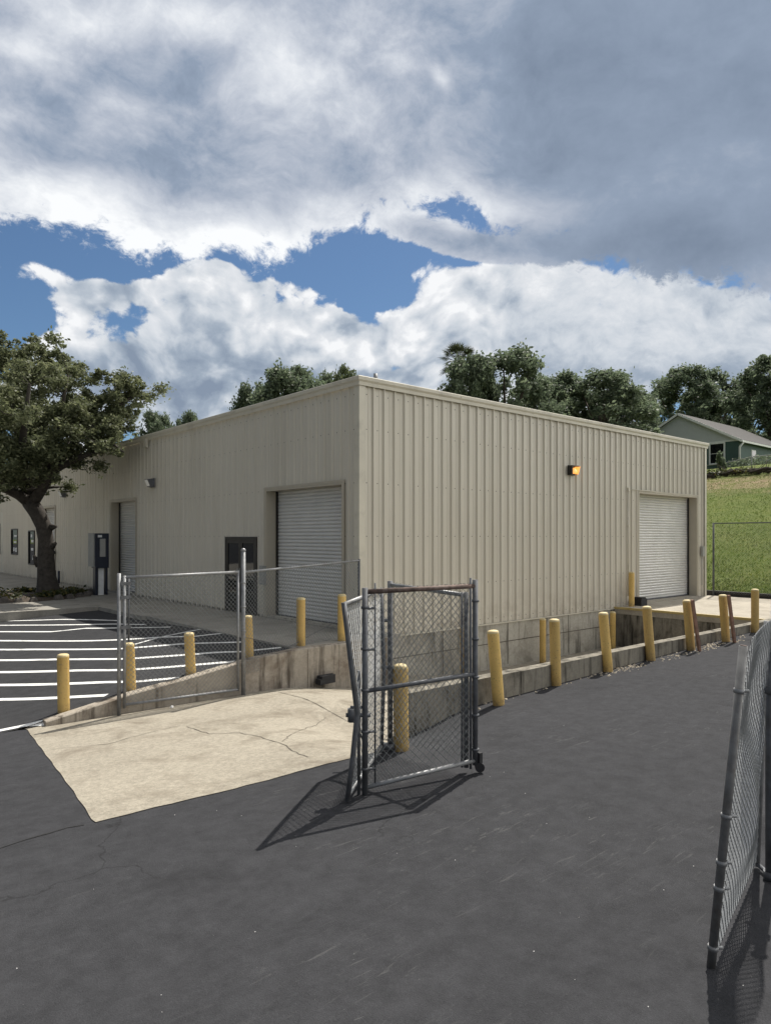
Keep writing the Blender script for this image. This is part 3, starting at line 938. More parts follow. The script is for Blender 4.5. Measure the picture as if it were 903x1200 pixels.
# boards leaning on two bollards
for (o, b, H), (tx, ty, bx, by), lab in ((rb[4], (810.5,703,819,763), 'brown board leaning on the bollard seen against the dark platform face'),
                                         (rb[5], (853,697.5,860,753), 'brown board leaning on the bollard closest to the grassy hill')):
    p, Z = hit(bx, by, d_asph)
    t = at_z(tx, ty, Z)
    m = MB(); m.bar(p, t, .045, .085, up=(SA, CA, 0))
    pl = m.build('wooden_board', M['plank'], None, p)
    tag(pl, lab, 'board', 'brown boards leaning on bollards')

# rubber blocks
q = on_v(384, 799, 10.45)
m = MB(); m.prism([(q.x - .15, 10.42), (q.x + .17, 10.44), (q.x + .19, 10.575), (q.x - .16, 10.57)], q.z - .03, q.z + .12); m.prism([(q.x - .20, 10.40), (q.x - .153, 10.41), (q.x - .163, 10.55), (q.x - .21, 10.54)], q.z - .03, q.z + .07)
tag(m.build('dock_bumper', M['black'], None, q), 'black rubber block lying on the pad against the ramp wall', 'block')
q = on_v(743, 706, 11.3)
m = MB(); m.box((q.x + .05, 11.1, ZP), (q.x + .40, 11.42, ZP + .22)); m.box((q.x + .1, 11.12, ZP + .221), (q.x + .36, 11.4, ZP + .26))
tag(m.build('dock_bumper', M['black'], None, q), 'small black rubber block on the platform between bollard and roll-up door', 'block')

# ------------------------------------------------------------------ chain link
def chain(bl, br, tr, tl, name, mat, parent, pitch=.075, r=.003, disp=None, seg=.3, spikes=True):
    bl, br, tr, tl = (Vector(p) for p in (bl, br, tr, tl))
    L = ((br - bl).length + (tr - tl).length) / 2; H = ((tl - bl).length + (tr - br).length) / 2
    nrm = (br - bl).cross(tl - bl).normalized()
    def mp(x, z, off):
        s = x / L; t = z / H
        p = bl * ((1-s)*(1-t)) + br * (s*(1-t)) + tr * (s*t) + tl * ((1-s)*t)
        dd = off + (disp(s, t) if disp else 0)
        return p + nrm * dd
    mb = MB()
    for fam in (0, 1):
        k = -H if fam == 0 else 0
        k = math.floor(k / pitch) * pitch + pitch * .31
        while k < L + H:
            # fam 0: x = k + z ; fam 1: x = k - z
            if fam == 0: za, zb = max(0, -k), min(H, L - k)
            else: za, zb = max(0, k - L), min(H, k)
            if zb - za > .02:
                ext = 0
                n = max(1, int((zb - za) / seg)) if disp else 1
                pts = []
                for i in range(n + 1):
                    z = za + (zb - za) * i / n
                    pts.append(mp(k + z if fam == 0 else k - z, z, (.0025 if fam else -.0025)))
                if spikes and abs(zb - H) < 1e-6:
                    pts.append(pts[-1] + (pts[-1] - pts[-2]).normalized() * .045)
                mb.tube(pts, r, 3, 0, False, False)
            k += pitch
    return mb.build(name, mat, parent)

def knuckles(m, p, q, n, r, w=.05):
    for i in range(n):
        c = Vector(p).lerp(Vector(q), (i + .5) / n); d = (Vector(q) - Vector(p)).normalized()
        m.tube([c - d * w / 2, c + d * w / 2], r, 8)

# --- closed gate leaf in front of the ramp wall, tall post, and diagonal panel to the building corner
VG = 10.50
def gp(px, py): return on_v(px, py, VG)
gl_b, gr_b = gp(146, 826), gp(279, 808)
gl_t, gr_t = gp(146, 677), gp(279, 670.5)
gl_b.z = max(gl_b.z, -.52)
root = thing('mesh_gate', 'closed galvanised chain-link gate leaf standing across the foot of the ramp wall', 'gate', (gl_b.x, VG, gl_b.z))
m = MB()
up = Vector((0,0,1))
m.tube([gl_b - up*.05, gl_t + up*.03], .024, 8); m.tube([gr_b - up*.02, gr_t + up*.03], .022, 8); m.tube([gl_b, gr_b], .021, 8); m.tube([gl_t, gr_t], .024, 8)
m.build('frame', M['galv'], root)
def sag(s, t): return .035 * math.sin(s * 3.1) * math.sin(t * 3.1)
chain(gl_b, gr_b, gr_t, gl_t, 'mesh', M['wire_dark'], root, disp=sag)
m = MB(); q = gp(140.5, 700); m.tube([Vector((q.x, VG + .03, -.72)), gp(140.5, 672) + Vector((0,.03,0))], .03, 8); m.build('latch_post', M['galv'], root)
m = MB(); q = gp(150.5, 690); m.tube([gp(150.5, 752) - Vector((0,.02,0)), gp(150.5, 678) - Vector((0,.02,0))], .013, 6); 
for yy in (684, 700, 735): q = gp(150, yy); m.box((q.x - .12, VG - .05, q.z - .02), (q.x + .03, VG - .026, q.z + .03))
m.build('latch', M['galv_dark'], root)

tp = gp(285.2, 812); tpt = gp(285.2, 646)
ce = Vector((9.12, 11.36, EYE - .50))
root = thing('mesh_fence', 'chain-link fence panel running from the tall post to the building corner', 'fence', (tp.x, VG, -.6))
m = MB(); m.tube([(tp.x, VG, -.72), (tp.x, VG, tpt.z)], .037, 10); m.lathe([(.037, 0), (.045, .01), (.04, .03), (.02, .05), (0, .055)], 10, 0, (tp.x, VG, tpt.z)); m.build('post', M['galv'], root)
m = MB(); m.tube([(ce.x, ce.y, wtop(8.5) - .02), (ce.x, ce.y, ce.z + .03)], .026, 8); m.build('post', M['galv_dark'], root)
rt0 = Vector((tp.x, VG, EYE - .607))
m = MB(); m.tube([rt0, ce], .021, 8); knuckles(m, rt0 + Vector((0,0,.03)), rt0 - Vector((0,0,1.2)), 3, .045, .03); m.build('rail', M['galv'], root)
# mesh drops to the ramp wall top
K = 8
def fz(t): return rt0.lerp(ce, t)
b0 = Vector((tp.x, VG + .0, -.42))
ts = [0, .30, .62, 1]
def bot(t):
    p = fz(t); x, y = p.x, p.y
    if y < 10.62: z = -.25
    else: z = (EYE - float(d_lot(min(x, 7.1), y)) if x < 7.1 else ZF) + .05
    return Vector((x, y, z))
chain(bot(0), bot(.13), fz(.13), fz(0), 'mesh', M['wire_dark'], root); chain(bot(.13), bot(1), fz(1), fz(.13), 'mesh', M['wire_dark'], root)
m = MB(); m.tube([fz(0) - up*1.1, fz(.35) - up*1.45, fz(.7) - up*1.22, fz(1) - up*1.0], .005, 5); m.build('tension_wire', M['galv_dark'], root)

# --- centre folded gates
def vert(px, yb, yt, dfun=d_asph, lift=0.):
    p, Z = hit(px, yb, dfun)
    return p + Vector((0,0,lift)), Vector((p.x, p.y, EYE + (HY - yt) / FPX * Z)), Z
A0, A1, ZA = vert(427.5, 931, 689)
B0, B1, ZB_ = vert(556.5, 906, 683)
P0, P1, ZP_ = vert(457, 880, 684)
Q1 = Vector((B1.x, B1.y, 0)) + Vector((-CA * .085, SA * .085, 0)) + Vector((SA, CA, 0)) * .02
Q0 = Vector((Q1.x, Q1.y, B0.z + .05)); Q1.z = P1.z - .02
root = thing('folding_gate', 'open chain-link gate leaf nearest the camera with a rust-brown top rail and middle bar', 'gate', (B0.x, B0.y, B0.z))
m = MB(); m.tube([A0, A1 + up*.0], .027, 10); m.tube([B0 + up*.08, B1 + up*.03], .027, 10)
a_in = A0.lerp(B0, .10); 
m.tube([A0.lerp(B0, .085) + up*.08, A1.lerp(B1, .085) + up*.04], .009, 6)
m.tube([B0.lerp(A0, .045) + up*.05, B1.lerp(A1, .045) + up*.05], .012, 6)
m.build('frame', M['galv_dark'], root)
A1r = A1 - up * .035; B1r = B1 - up * .03
m = MB(); m.tube([A1r, B1r], .023, 8); m.build('top_rail', M['rust'], root)
midA = Vector((A0.x, A0.y, EYE + (HY - 810) / FPX * ZA)); midB = Vector((B0.x, B0.y, EYE + (HY - 789.5) / FPX * ZB_))
m = MB(); m.tube([midA, midB], .021, 8); m.build('middle_rail', M['galv_dark'], root)
A0r = Vector((A0.x, A0.y, EYE + (HY - 923) / FPX * ZA)); B0r = Vector((B0.x, B0.y, EYE + (HY - 891) / FPX * ZB_))
m = MB(); m.tube([A0r, B0r], .023, 8); m.build('bottom_rail', M['galv'], root)
chain(A0r, B0r, B1r, A1r, 'mesh', M['wire_dark'], root, r=.0027, disp=lambda s, t: .02 * math.sin(s * 3.1) * math.sin(t * 6.2))
m = MB()
for t in (.12, .3, .5, .7, .9): 
    knuckles(m, A0.lerp(A1, t), A0.lerp(A1, t) + up * .02, 1, .037, .022); knuckles(m, B0.lerp(B1, t), B0.lerp(B1, t) + up*.02, 1, .037, .022)
    m.tube([A0.lerp(A1, t), A0.lerp(A1, t) + (B0 - A0) * .085], .012, 5)
m.build('tie_band', M['galv_dark'], root)
m = MB(); wc = B0 + Vector((.03, -.03, .06)); d = Vector((SA, CA, 0)); m.tube([wc - d * .025, wc + d * .025], .046, 14); m.box(tuple(wc + Vector((-.02,-.02,.03))), tuple(wc + Vector((.02,.02,.14)))); m.build('wheel', M['black'], root)
# latch cluster and drop rod on the free edge
m = MB(); lz = EYE + (HY - 838) / FPX * ZA
lp = Vector((A0.x, A0.y, lz)); side = Vector((-CA, SA, 0))
m.tube([lp - side * .05, lp + side * .17], .02, 6); m.tube([lp + up*.07 + side*.02, lp + up*.07 + side * .13], .014, 6); m.tube([lp - up*.3 - side*.02, lp + side * .12 - up*.02], .008, 5)
m.tube([lp + side*.12 - up * .06, lp + side*.12 + up*.06], .034, 8)
m.build('latch', M['galv_dark'], root)
m = MB(); rp = A0 + side * .055; m.tube([rp - up * .02, Vector((rp.x, rp.y, EYE + (HY - 786) / FPX * ZA))], .015, 8); m.build('drop_rod', M['galv_dark'], root)

root = thing('folding_gate', 'back leaf of the folded chain-link pair, closest to the low dock wall', 'gate', (P0.x, P0.y, P0.z))
m = MB(); m.tube([P0, P1 + up*.03], .03, 10); m.tube([Q0, Q1], .024, 10); m.tube([Q0 - Vector((CA*.04, -SA*.04, 0)), Q1 - Vector((CA*.04, -SA*.04, 0)) - up*.0], .012, 6); m.build('frame', M['galv_dark'], root)
m = MB(); m.tube([P1 - up*.01, Q1 - up*.03], .021, 8); m.build('top_rail', M['galv'], root)
m = MB()
mp0 = P0.lerp(P1, .16)
P0m = P0 + up * .12; Q0m = Q0 + up * .1
chain(P0m, Q0m, Q1 - up*.03, P1 - up*.01, 'mesh', M['wire_dark'], root, r=.0027, disp=lambda s, t: .03 * math.sin(s * 3.1))
for t in (.5, .78):
    m.tube([P0.lerp(P1, t) - Vector((CA*.10, -SA*.10, 0)), P0.lerp(P1, t) + Vector((CA*.03, -SA*.03, 0))], .02, 6)
m.tube([P0 + up*.05 - Vector((CA*.10, -SA*.10, 0)), P0 + up*.05 + Vector((CA*.05, -SA*.05, 0))], .045, 8)
m.build('hinge', M['galv_dark'], root)

H0, H1, ZH = vert(446.5, 884, 690)
F0, ZF_ = hit(407, 941, d_asph)
def fpt(px, py, k=0.): return at_z(px, py, ZF_ + k)
F1 = fpt(402.7, 706); Fm = fpt(418.5, 836)
root = thing('folding_gate', 'bent chain-link gate leaf with a buckled end post at the pad edge', 'gate', (H0.x, H0.y, H0.z))
m = MB(); m.tube([F1, fpt(411, 775), Fm - Vector((0,0,0)), fpt(413, 890), F0 + up*.02], .024, 10); m.build('end_post', M['galv_dark'], root)
m = MB(); m.tube([H0 + up*.03, H0.lerp(H1, .5) + Vector((CA*.03, -SA*.03, 0)), H1], .022, 8); m.build('hinge_post', M['galv_dark'], root)
m = MB(); m.tube([F1 - up*.02, H1 - up*.01], .022, 8); m.tube([F0 + up*.06, H0 + up * .09], .021, 8); m.build('rail', M['galv'], root)
# mesh follows the buckled post: two bays
hm = H0.lerp(H1, .48)
chain(Fm, hm, H1 - up*.02, F1 - up*.03, 'mesh', M['wire'], root, spikes=True)
chain(F0 + up*.07, H0 + up*.09, hm, Fm, 'mesh', M['wire'], root, spikes=False)

# --- gate leaf close to the camera at the right
C0, ZC = hit(832.5, 1133, d_asph)
C1 = at_z(870.5, 757, ZC)
E0, ZE = hit(886, 1018, d_asph)
E1 = at_z(898, 733, ZE)
root = thing('mesh_gate', 'close chain-link gate leaf with a leaning steel pipe and bulging torn mesh', 'gate', (C0.x, C0.y, C0.z))
m = MB(); m.tube([C0 + up*.0, C1], .0215, 12); m.tube([C1, C1 + (C1 - C0).normalized() * .004], .0165, 10, 1)
m.build('end_post', [M['oldpipe'], M['rust']], root)
m = MB()
dC = (C1 - C0).normalized()
for t in (.06, .245, .325, .47, .86):
    c = C0.lerp(C1, t); m.tube([c - dC * .011, c + dC * .011], .0265, 12); m.tube([c, c + Vector((CA, -SA, 0)) * .05], .009, 6)
m.build('tie_band', M['galv'], root)
nx = Vector((SA, CA, 0))
Cx0 = C0 + Vector((CA, -SA, 0)) * .02 + up*.05; Cx1 = C1 + Vector((CA, -SA, 0)) * .02
E1h = E1 + up * .11 + Vector((CA, -SA, 0)) * .04
chain(Cx0, E0 + up*.05, E1h, Cx1, 'mesh', M['wire'], root, pitch=.055, r=.0036, seg=.08,
      disp=lambda s, t: float(smooth(0, .3, t)) * (.05 * math.sin(math.pi * min(1, s * 1.1)) * math.sin(t * 5.2 + .6) + .010 * math.sin(s * 9 + t * 8)) + .06 * math.sin(math.pi * s) * smooth(.6, 1, t))
m = MB(); m.tube([E0 + up * .02, E1 + up*.03], .02, 8); m.build('inner_post', M['galv'], root)
m = MB(); m.tube([Cx0 + (Cx1 - Cx0) * .02 + nx*.01, Cx1 + nx*.01], .006, 6); m.build('tension_bar', M['galv_dark'], root)
# its hinge post
hp, Zh = hit(902, 1031, d_asph)
root2 = thing('gate_post', 'dark round gate post that carries the near chain-link leaf', 'post', hp)
m = MB(); m.tube([hp - up * .2, Vector((hp.x, hp.y, EYE - .66))], .030, 12); m.lathe([(.032,0),(.04,.01),(.036,.03),(0,.05)], 12, 0, (hp.x, hp.y, EYE - .66)); m.build('pole', M['galv_dark'], root2)
m = MB()
for t in (.03, 1.22):
    c = Vector((hp.x, hp.y, hp.z + t)); m.tube([c - up*.025, c + up*.025], .042, 12); m.tube([c, Vector((E0.x, E0.y, c.z))], .014, 6)
m.build('hinge', M['galv_dark'], root2)

# --- tall fence beside the hill
root = thing('mesh_fence', 'tall chain-link fence between the platform and the green hill', 'fence', (25.75, 8, 0))
fz0, fz1 = .04, EYE + .49
vv = [11.35, 8.3, 5.2, 2.1, -1.0, -4.1]
for v in vv:
    m = MB(); m.tube([(25.75, v, -.2), (25.75, v, fz1 + .02)], .036, 8); m.build('post', M['galv_dark'], root)
m = MB(); m.tube([(25.75, vv[0], fz1), (25.75, vv[-1], fz1)], .021, 6); m.build('rail', M['galv_dark'], root)
for a, b in zip(vv, vv[1:]):
    if b < 4: break
    chain((25.72, a, fz0), (25.72, b, fz0), (25.72, b, fz1), (25.72, a, fz1), 'mesh', M['wire_dark'], root, pitch=.085, r=.0022, spikes=False)
m = MB(); m.bar((25.9, 11.8, -.05), (25.9, -24, -.25), .2, .34); o = m.build('kerb_edging', M['timber']); o['kind'] = 'structure'

# ------------------------------------------------------------------ loose bits
def scatter_bits(name, pts, mat, kind, smin, smax, flat=.5):
    m = MB()
    for (x, y, z) in pts:
        s = R.uniform(smin, smax)
        th = R.uniform(0, 6.28)
        n = R.randint(4, 7)
        vs = []
        for k in range(n):
            a = th + 6.28 * k / n; rr = s * R.uniform(.6, 1.1); vs.append((x + rr * math.cos(a), y + rr * math.sin(a), z - .002))
        for k in range(n):
            a = th + .3 + 6.28 * k / n; rr = s * R.uniform(.35, .7); vs.append((x + rr * math.cos(a), y + rr * math.sin(a), z + s * flat * R.uniform(.6, 1.1)))
        m.add(vs, [(k, (k+1) % n, n + (k+1) % n, n + k) for k in range(n)] + [tuple(range(n, 2*n))])
    o = m.build(name, mat); o['kind'] = kind
    return o
pts = []
for (px, py, sx, n) in ((695,790,26,70),(735,783,20,70),(832,757,14,90),(862,750,8,30),(620,808,30,40),(575,822,22,25),(790,768,20,30)):
    for _ in range(n):
        x = px + R.normal() * sx * .6; yy = py - (x - px) * .27 + R.normal() * 2.2
        q, Z = hit(x, yy, d_asph)
        if q.y < VW - .02: pts.append(q)
tag(scatter_bits('gravel', pts, M['gravel'], 'stuff', .012, .035), 'loose pale gravel at the foot of the low dock wall', 'gravel')
pts = []
for (px, py) in ((110,1042),(299,1092),(250,1096),(20,1135),(189,1166),(190,1186),(205,955),(254,950),(283,956),(347,992),(415,1118),(660,850),(640,965),(777,1043),(533,1008),(690,958),(678,1075),(673,1148),(759,1180),(870,1155),(574,910),(590,905),(541,878),(500,868),(508,872),(470,925),(300,850),(615,930),(656,1070),(812,1015),(845,1010),(625,1115),(465,1000),(880,1145)):
    pts.append(hit(px, py, d_asph)[0])
for _ in range(0):
    pts.append(hit(R.uniform(0, 830), R.uniform(930, 1195), d_asph)[0])
scatter = [p for p in pts if not (2 < p.x < 6.2 and 5.9 < p.y < 10.7)]
tag(scatter_bits('litter', scatter, M['litter'], 'stuff', .002, .006, .4), 'small white specks of grit scattered over the dark asphalt', 'litter')
pts = [hit(188 + R.normal() * 5, 818 + R.normal() * 1.6, d_pad)[0] for _ in range(9)]
pts = [p for p in pts if p.y < 10.57] or [Vector((4.6, 10.4, -.57))]
tag(scatter_bits('litter', pts, M['litter'], 'stuff', .02, .05, .6), 'crumpled white litter under the closed mesh gate', 'litter')

# ------------------------------------------------------------------ trees
def leaves(centres, radii, n, size, seed, shell=.35, aspect=.5, up_bias=.2, cull=None):
    r = np.random.RandomState(seed)
    centres = np.array(centres, float); radii = np.array(radii, float)
    if radii.ndim == 1: radii = np.repeat(radii[:, None], 3, 1)
    w = radii[:, 0] * radii[:, 1]; w = w / w.sum()
    ids = r.choice(len(centres), n, p=w)
    d = r.normal(size=(n, 3)); d /= np.linalg.norm(d, axis=1)[:, None]
    rad = (shell + (1 - shell) * r.rand(n) ** .6)
    rad *= 1 + .16 * r.normal(size=n)
    rad *= np.where(r.rand(n) < .2, 1 + .75 * r.rand(n), 1)
    p = centres[ids] + d * rad[:, None] * radii[ids]
    t = r.normal(size=(n, 3)); t[:, 2] *= .6; t /= np.linalg.norm(t, axis=1)[:, None]
    b = r.normal(size=(n, 3)); b -= t * (b * t).sum(1)[:, None]; b /= np.linalg.norm(b, axis=1)[:, None]
    s = size * (.6 + .8 * r.rand(n))[:, None]
    v = np.stack([p - t * s, p + b * s * aspect, p + t * s, p - b * s * aspect], 1).reshape(-1, 3)
    return v

def leaf_obj(name, v, mat, parent, origin):
    n = len(v) // 4
    me = bpy.data.meshes.new(name)
    me.vertices.add(len(v)); me.vertices.foreach_set('co', (v - np.array(origin)).ravel())
    me.loops.add(n * 4); me.loops.foreach_set('vertex_index', np.arange(n * 4))
    me.polygons.add(n); me.polygons.foreach_set('loop_start', np.arange(0, n * 4, 4)); me.polygons.foreach_set('loop_total', np.full(n, 4))
    me.materials.append(mat); me.update(); me.validate()
    o = bpy.data.objects.new(name, me); COL.objects.link(o)
    if parent: o.parent = parent
    return o

# near live oak on the left
tb, Zt = hit(57, 699, d_const(2.05))
oak = thing('oak_tree', 'leaning live oak with a rough trunk and wide crown at the left edge', 'tree', (tb.x, tb.y, ZF))
def tpx(px, py, dz=0.): return at_z(px, py, Zt + dz)
m = MB()
trunk = [tpx(57,700) - up*.25, tpx(57,692), tpx(55,676), tpx(54,655), tpx(54,632), tpx(51,616), tpx(44,601), tpx(35,588)]
def jit(P, a): return [p + Vector(R.uniform(-a, a, 3)) for p in P]
m.tube(trunk, [.52,.38,.30,.27,.25,.25,.26,.26], 16)
# buttress lumps and stub
m.tube([tpx(47,662), tpx(42,655), tpx(40,651)], [.16,.09,.05], 8); m.tube([tpx(60,640), tpx(66,636)], [.16,.05], 8); m.tube([tpx(60,618), tpx(67,617)], [.13,.04], 8)
limbs = [
 ([(36,590),(22,580),(5,572),(-20,566),(-50,560)], [.22,.17,.14,.11,.06], [0,-.3,-.8,-1.4,-2]),
 ([(36,590),(33,565),(28,540),(20,505),(12,465),(8,430)], [.2,.17,.14,.11,.08,.03], [0,.3,.6,.9,1,1.2]),
 ([(38,590),(50,572),(62,552),(85,540),(110,530),(135,522),(145,530)], [.2,.17,.14,.1,.07,.04,.02], [0,-.2,-.5,-.9,-1.2,-1.6,-1.8]),
 ([(50,572),(58,535),(68,500),(75,465),(80,440)], [.16,.14,.11,.07,.03], [-.2,-.6,-1,-1.2,-1.4]),
 ([(62,552),(90,515),(120,490),(145,472),(158,462)], [.14,.11,.09,.06,.03], [-.5,-.3,0,.3,.5]),
 ([(30,555),(10,530),(-15,500),(-35,470)], [.16,.13,.1,.05], [.4,0,-.5,-1]),
 ([(28,540),(45,500),(50,460),(45,425)], [.14,.11,.08,.03], [.6,1.5,2,2.2]),
 ([(36,590),(30,570),(28,545),(35,510)], [.2,.16,.12,.06], [0,1,2,3]),
 ([(36,588),(48,560),(70,530),(95,500)], [.18,.15,.1,.05], [0,1,2.2,3.2]),
 ([(30,560),(25,530),(30,490),(35,450)], [.15,.12,.09,.04], [-.5,-1.5,-2.4,-3]),
]
tips = []
for P, r_, dz in limbs:
    pts = [tpx(a, b, c) for (a, b), c in zip(P, dz)]
    m.tube(pts, r_, 8)
    for i in range(1, len(pts)):
        for q in range(3):
            d = Vector(R.normal(size=3)); d.z = abs(d.z) * .6 + .2; d.normalize()
            e = pts[i] + d * R.uniform(.5, 1.2)
            m.tube([pts[i], pts[i].lerp(e, .5) + Vector(R.normal(size=3)) * .08, e], [r_[i] * .35, r_[i] * .2, .012], 5); tips.append(e)
m.build('trunk', M['bark'], oak)
cent = []; rad = []
# crown masses placed along the limbs, by (column, row, depth offset, radius)
for (a, b, c, rr) in ((10,425,0,.75),(45,412,.4,.55),(-20,440,0,.9),(25,455,.8,.9),(62,440,0,.7),(85,462,.3,.7),(40,480,-1.0,.9),(0,490,-1.2,1.0),
                      (-35,500,-.5,1.2),(70,490,-.8,.8),(105,455,.2,.55),(112,480,.3,.75),(135,462,.3,.55),(150,452,.4,.33),(160,460,.5,.28),(140,485,0,.6),(95,505,-1,.8),
                      (120,505,-1.2,.55),(25,520,-2.0,.95),(55,520,-1.8,.75),(0,535,-1.8,.8),(20,550,-2.2,.6),(-30,545,-1.5,.9),(45,545,-1.9,.5),(70,525,1.8,.8),(30,500,2.4,1.2),
                      (95,490,2.6,.9),(-10,470,2.2,1.2),(50,450,2,.9),(138,515,-1.5,.28),(143,530,-1.7,.2),(108,520,-1.2,.4),(10,570,-2,.45),(60,558,-1.6,.28),(78,535,-.9,.4),
                      (166,448,.4,.16),(150,470,.3,.4),(160,478,.2,.26),(125,440,.3,.3),(-40,470,0,1.1),(130,472,.2,.6),(150,462,.3,.45),(118,500,-.4,.6),(100,470,0,.7),(160,450,.2,.35),(140,498,-.6,.4),(80,445,.4,.6),(55,425,.3,.6),(35,398,.3,.3),(8,400,.1,.35),(70,415,.3,.3),(80,425,.2,.35)):
    p = tpx(a, b, c); 
    for _ in range(9):
        cent.append(p + Vector(R.normal(size=3)) * rr * .56); k = rr * R.uniform(.2, .5); rad.append((k, k, k * .75))
for t in tips:
    cent.append(t); rad.append((.33, .33, .25))
lv = leaves(cent, rad, 92000, .06, 3, .1, .5)
leaf_obj('crown', lv, M['leaf'], oak, parent_loc(oak))

# mulch bed with low plants under the oak
m = MB(); poly = []
for k in range(36):
    a = 2 * math.pi * k / 36; rr = 1 + .06 * math.sin(3 * a) + R.uniform(-.03, .03)
    poly.append((tb.x - .9 + 2.3 * rr * math.cos(a), tb.y + .1 + 1.75 * rr * math.sin(a)))
cx_, cy_ = tb.x - .9, tb.y + .1
vs = [(x, y, ZF + .004) for x, y in poly] + [(cx_ + (x - cx_) * .85, cy_ + (y - cy_) * .85, ZF + .09) for x, y in poly] + [(cx_, cy_, ZF + .13)]
n = len(poly)
m.add(vs, [(i, (i+1)%n, n+(i+1)%n, n+i) for i in range(n)] + [(n+i, n+(i+1)%n, 2*n) for i in range(n)], 0, True)
o = m.build('mulch_bed', M['mulch']); o['kind'] = 'structure'
m = MB()
for i in range(n):
    x, y = poly[i]
    if R.rand() < .75:
        c = (x, y); s = R.uniform(.09, .17)
        m.add([(c[0]-s, c[1]-s, ZF), (c[0]+s, c[1]-s*.8, ZF), (c[0]+s*.9, c[1]+s, ZF), (c[0]-s, c[1]+s, ZF), (c[0]-s*.6, c[1]-s*.6, ZF+s*1.1), (c[0]+s*.6, c[1]-s*.5, ZF+s), (c[0]+s*.6, c[1]+s*.6, ZF+s*1.2), (c[0]-s*.6, c[1]+s*.6, ZF+s)],
              [(4,5,6,7),(0,1,5,4),(1,2,6,5),(2,3,7,6),(3,0,4,7)])
M['rock'] = simple('dark_rock', (.09,.08,.07), .9, 0, .5, 8, .5)
tag(m.build('rock_border', M['rock']), 'ring of small dark rocks round the mulch under the leaning oak', 'rocks', None, 'stuff')
cc = []; rr_ = []
for _ in range(60):
    a = R.uniform(0, 6.28); q = R.uniform(.4, 1) ** .5
    cc.append((cx_ + 2.0 * q * math.cos(a), cy_ + 1.5 * q * math.sin(a), ZF + .16)); rr_.append((.2, .2, .12))
o = leaf_obj('ground_cover', leaves(cc, rr_, 2600, .06, 5), M['ivy'], None, (0,0,0))
tag(o, 'low leafy ground cover in the mulch under the oak', 'ground cover', None, 'stuff')

# background trees: a few crown shapes, copied
def make_tree(name, seed, kind):
    r = np.random.RandomState(seed)
    rt = bpy.data.objects.new(name, None); COL.objects.link(rt)
    m = MB(); m.tube([(0,0,-.6),(r.uniform(-.2,.2),0,3),(r.uniform(-.4,.4),r.uniform(-.3,.3),6.5)], [.42,.3,.16], 8)
    cent, rad = [], []
    if kind == 'oak':
        for k in range(150):
            a = r.uniform(0, 6.28); z = r.uniform(1.2, 10); prof = math.sin(math.pi * min(1, max(.06, (z - 1.0) / 9.6)) ** .8) ** .6
            q = 3.9 * prof * r.uniform(.35, 1) ** .6
            c = (q * math.cos(a), q * math.sin(a), z); s = r.uniform(.35, .85); cent.append(c); rad.append((s, s, s * .78))
            if k % 9 == 0: m.tube([(0,0,min(5.5, z*.5)), (c[0]*.5, c[1]*.5, z*.72), c], [.16,.1,.03], 5)
        n, sz = 24000, .135
        mat = M['leaffar']
    else:
        for k in range(30):
            a = r.uniform(0, 6.28); z = r.uniform(3.5, 10); q = r.uniform(.2, 1) * (2.2 if z < 8 else 1.5)
            c = (q * math.cos(a), q * math.sin(a), z); s = r.uniform(.5, .95); cent.append(c); rad.append((s, s, s * .6))
            if k % 2 == 0: m.tube([(0,0,z*.8), (c[0]*.5, c[1]*.5, z*.9), c], [.1,.07,.02], 5)
        m.tube([(0,0,6),(0,0,9.5)], [.16,.04], 6)
        n, sz = 9000, .13
        mat = M['leafpine']
    m.build('trunk', M['barkfar'], rt)
    leaf_obj('crown', leaves(cent, rad, n, sz, seed, .1, .55), mat, rt, (0,0,0))
    return rt
protos = {'a': make_tree('oak_tree', 21, 'oak'), 'b': make_tree('oak_tree', 22, 'oak'), 'c': make_tree('oak_tree', 23, 'oak'), 'p': make_tree('pine_tree', 31, 'pine')}
used = set()
def plant(kind, px, topy, wpx, Z, label, group, rot):
    q = at_z(px, 600, Z); gz = float(hill(q.x, q.y)) - .1
    if q.x < 26: gz = -.3
    topz = EYE + (HY - topy) / FPX * Z
    h = topz - gz
    pr = protos[kind]
    if kind in used:
        t = pr.copy(); COL.objects.link(t)
        for ch in pr.children:
            c = ch.copy(); COL.objects.link(c); c.parent = t
    else: t = pr; used.add(kind)
    t.location = (q.x, q.y, gz)
    nat = 7.5 if kind != 'p' else 4.8
    t.scale = (wpx / FPX * Z / nat, wpx / FPX * Z / nat, h / 10.9)
    t.rotation_euler = (0, 0, rot)
    tag(t, label, 'tree', group)
gT = 'oaks on the rise behind the front wall'; gH = 'trees around the green house'; gL = 'trees showing over the long side of the roof'
plant('a', 592, 398, 122, 58, 'tallest dark oak above the front roofline, right next to the palm', gT, .4)
plant('b', 551, 407, 84, 57, 'dark oak wrapped round the palm above the front roofline', gT, 2.2)
plant('c', 650, 432, 110, 66, 'lower oak between the tallest roofline oak and the rounded one', gT, 4.1)
plant('a', 706, 429, 116, 62, 'rounded oak above the front roofline, nearest the sky gap before the house', gT, 5.3)
plant('c', 747, 462, 72, 75, 'small low oak in the dip just left of the house gable', gT, 1.2)
plant('b', 628, 437, 70, 70, 'low oak showing between the tallest roofline oak and its lower neighbour', gT, 1.7)
plant('a', 680, 446, 80, 72, 'low oak behind the left flank of the rounded roofline oak', gT, 2.9)
plant('b', 738, 452, 80, 78, 'low oak behind the right flank of the rounded roofline oak', gT, 4.6)
plant('b', 800, 424, 96, 92, 'feathery tree rising directly behind the house ridge', gH, .9)
plant('a', 838, 428, 84, 96, 'tree behind the right half of the house roof', gH, 3.0)
plant('c', 868, 452, 90, 100, 'lower tree filling the gap behind the house roof end', gH, 5.0)
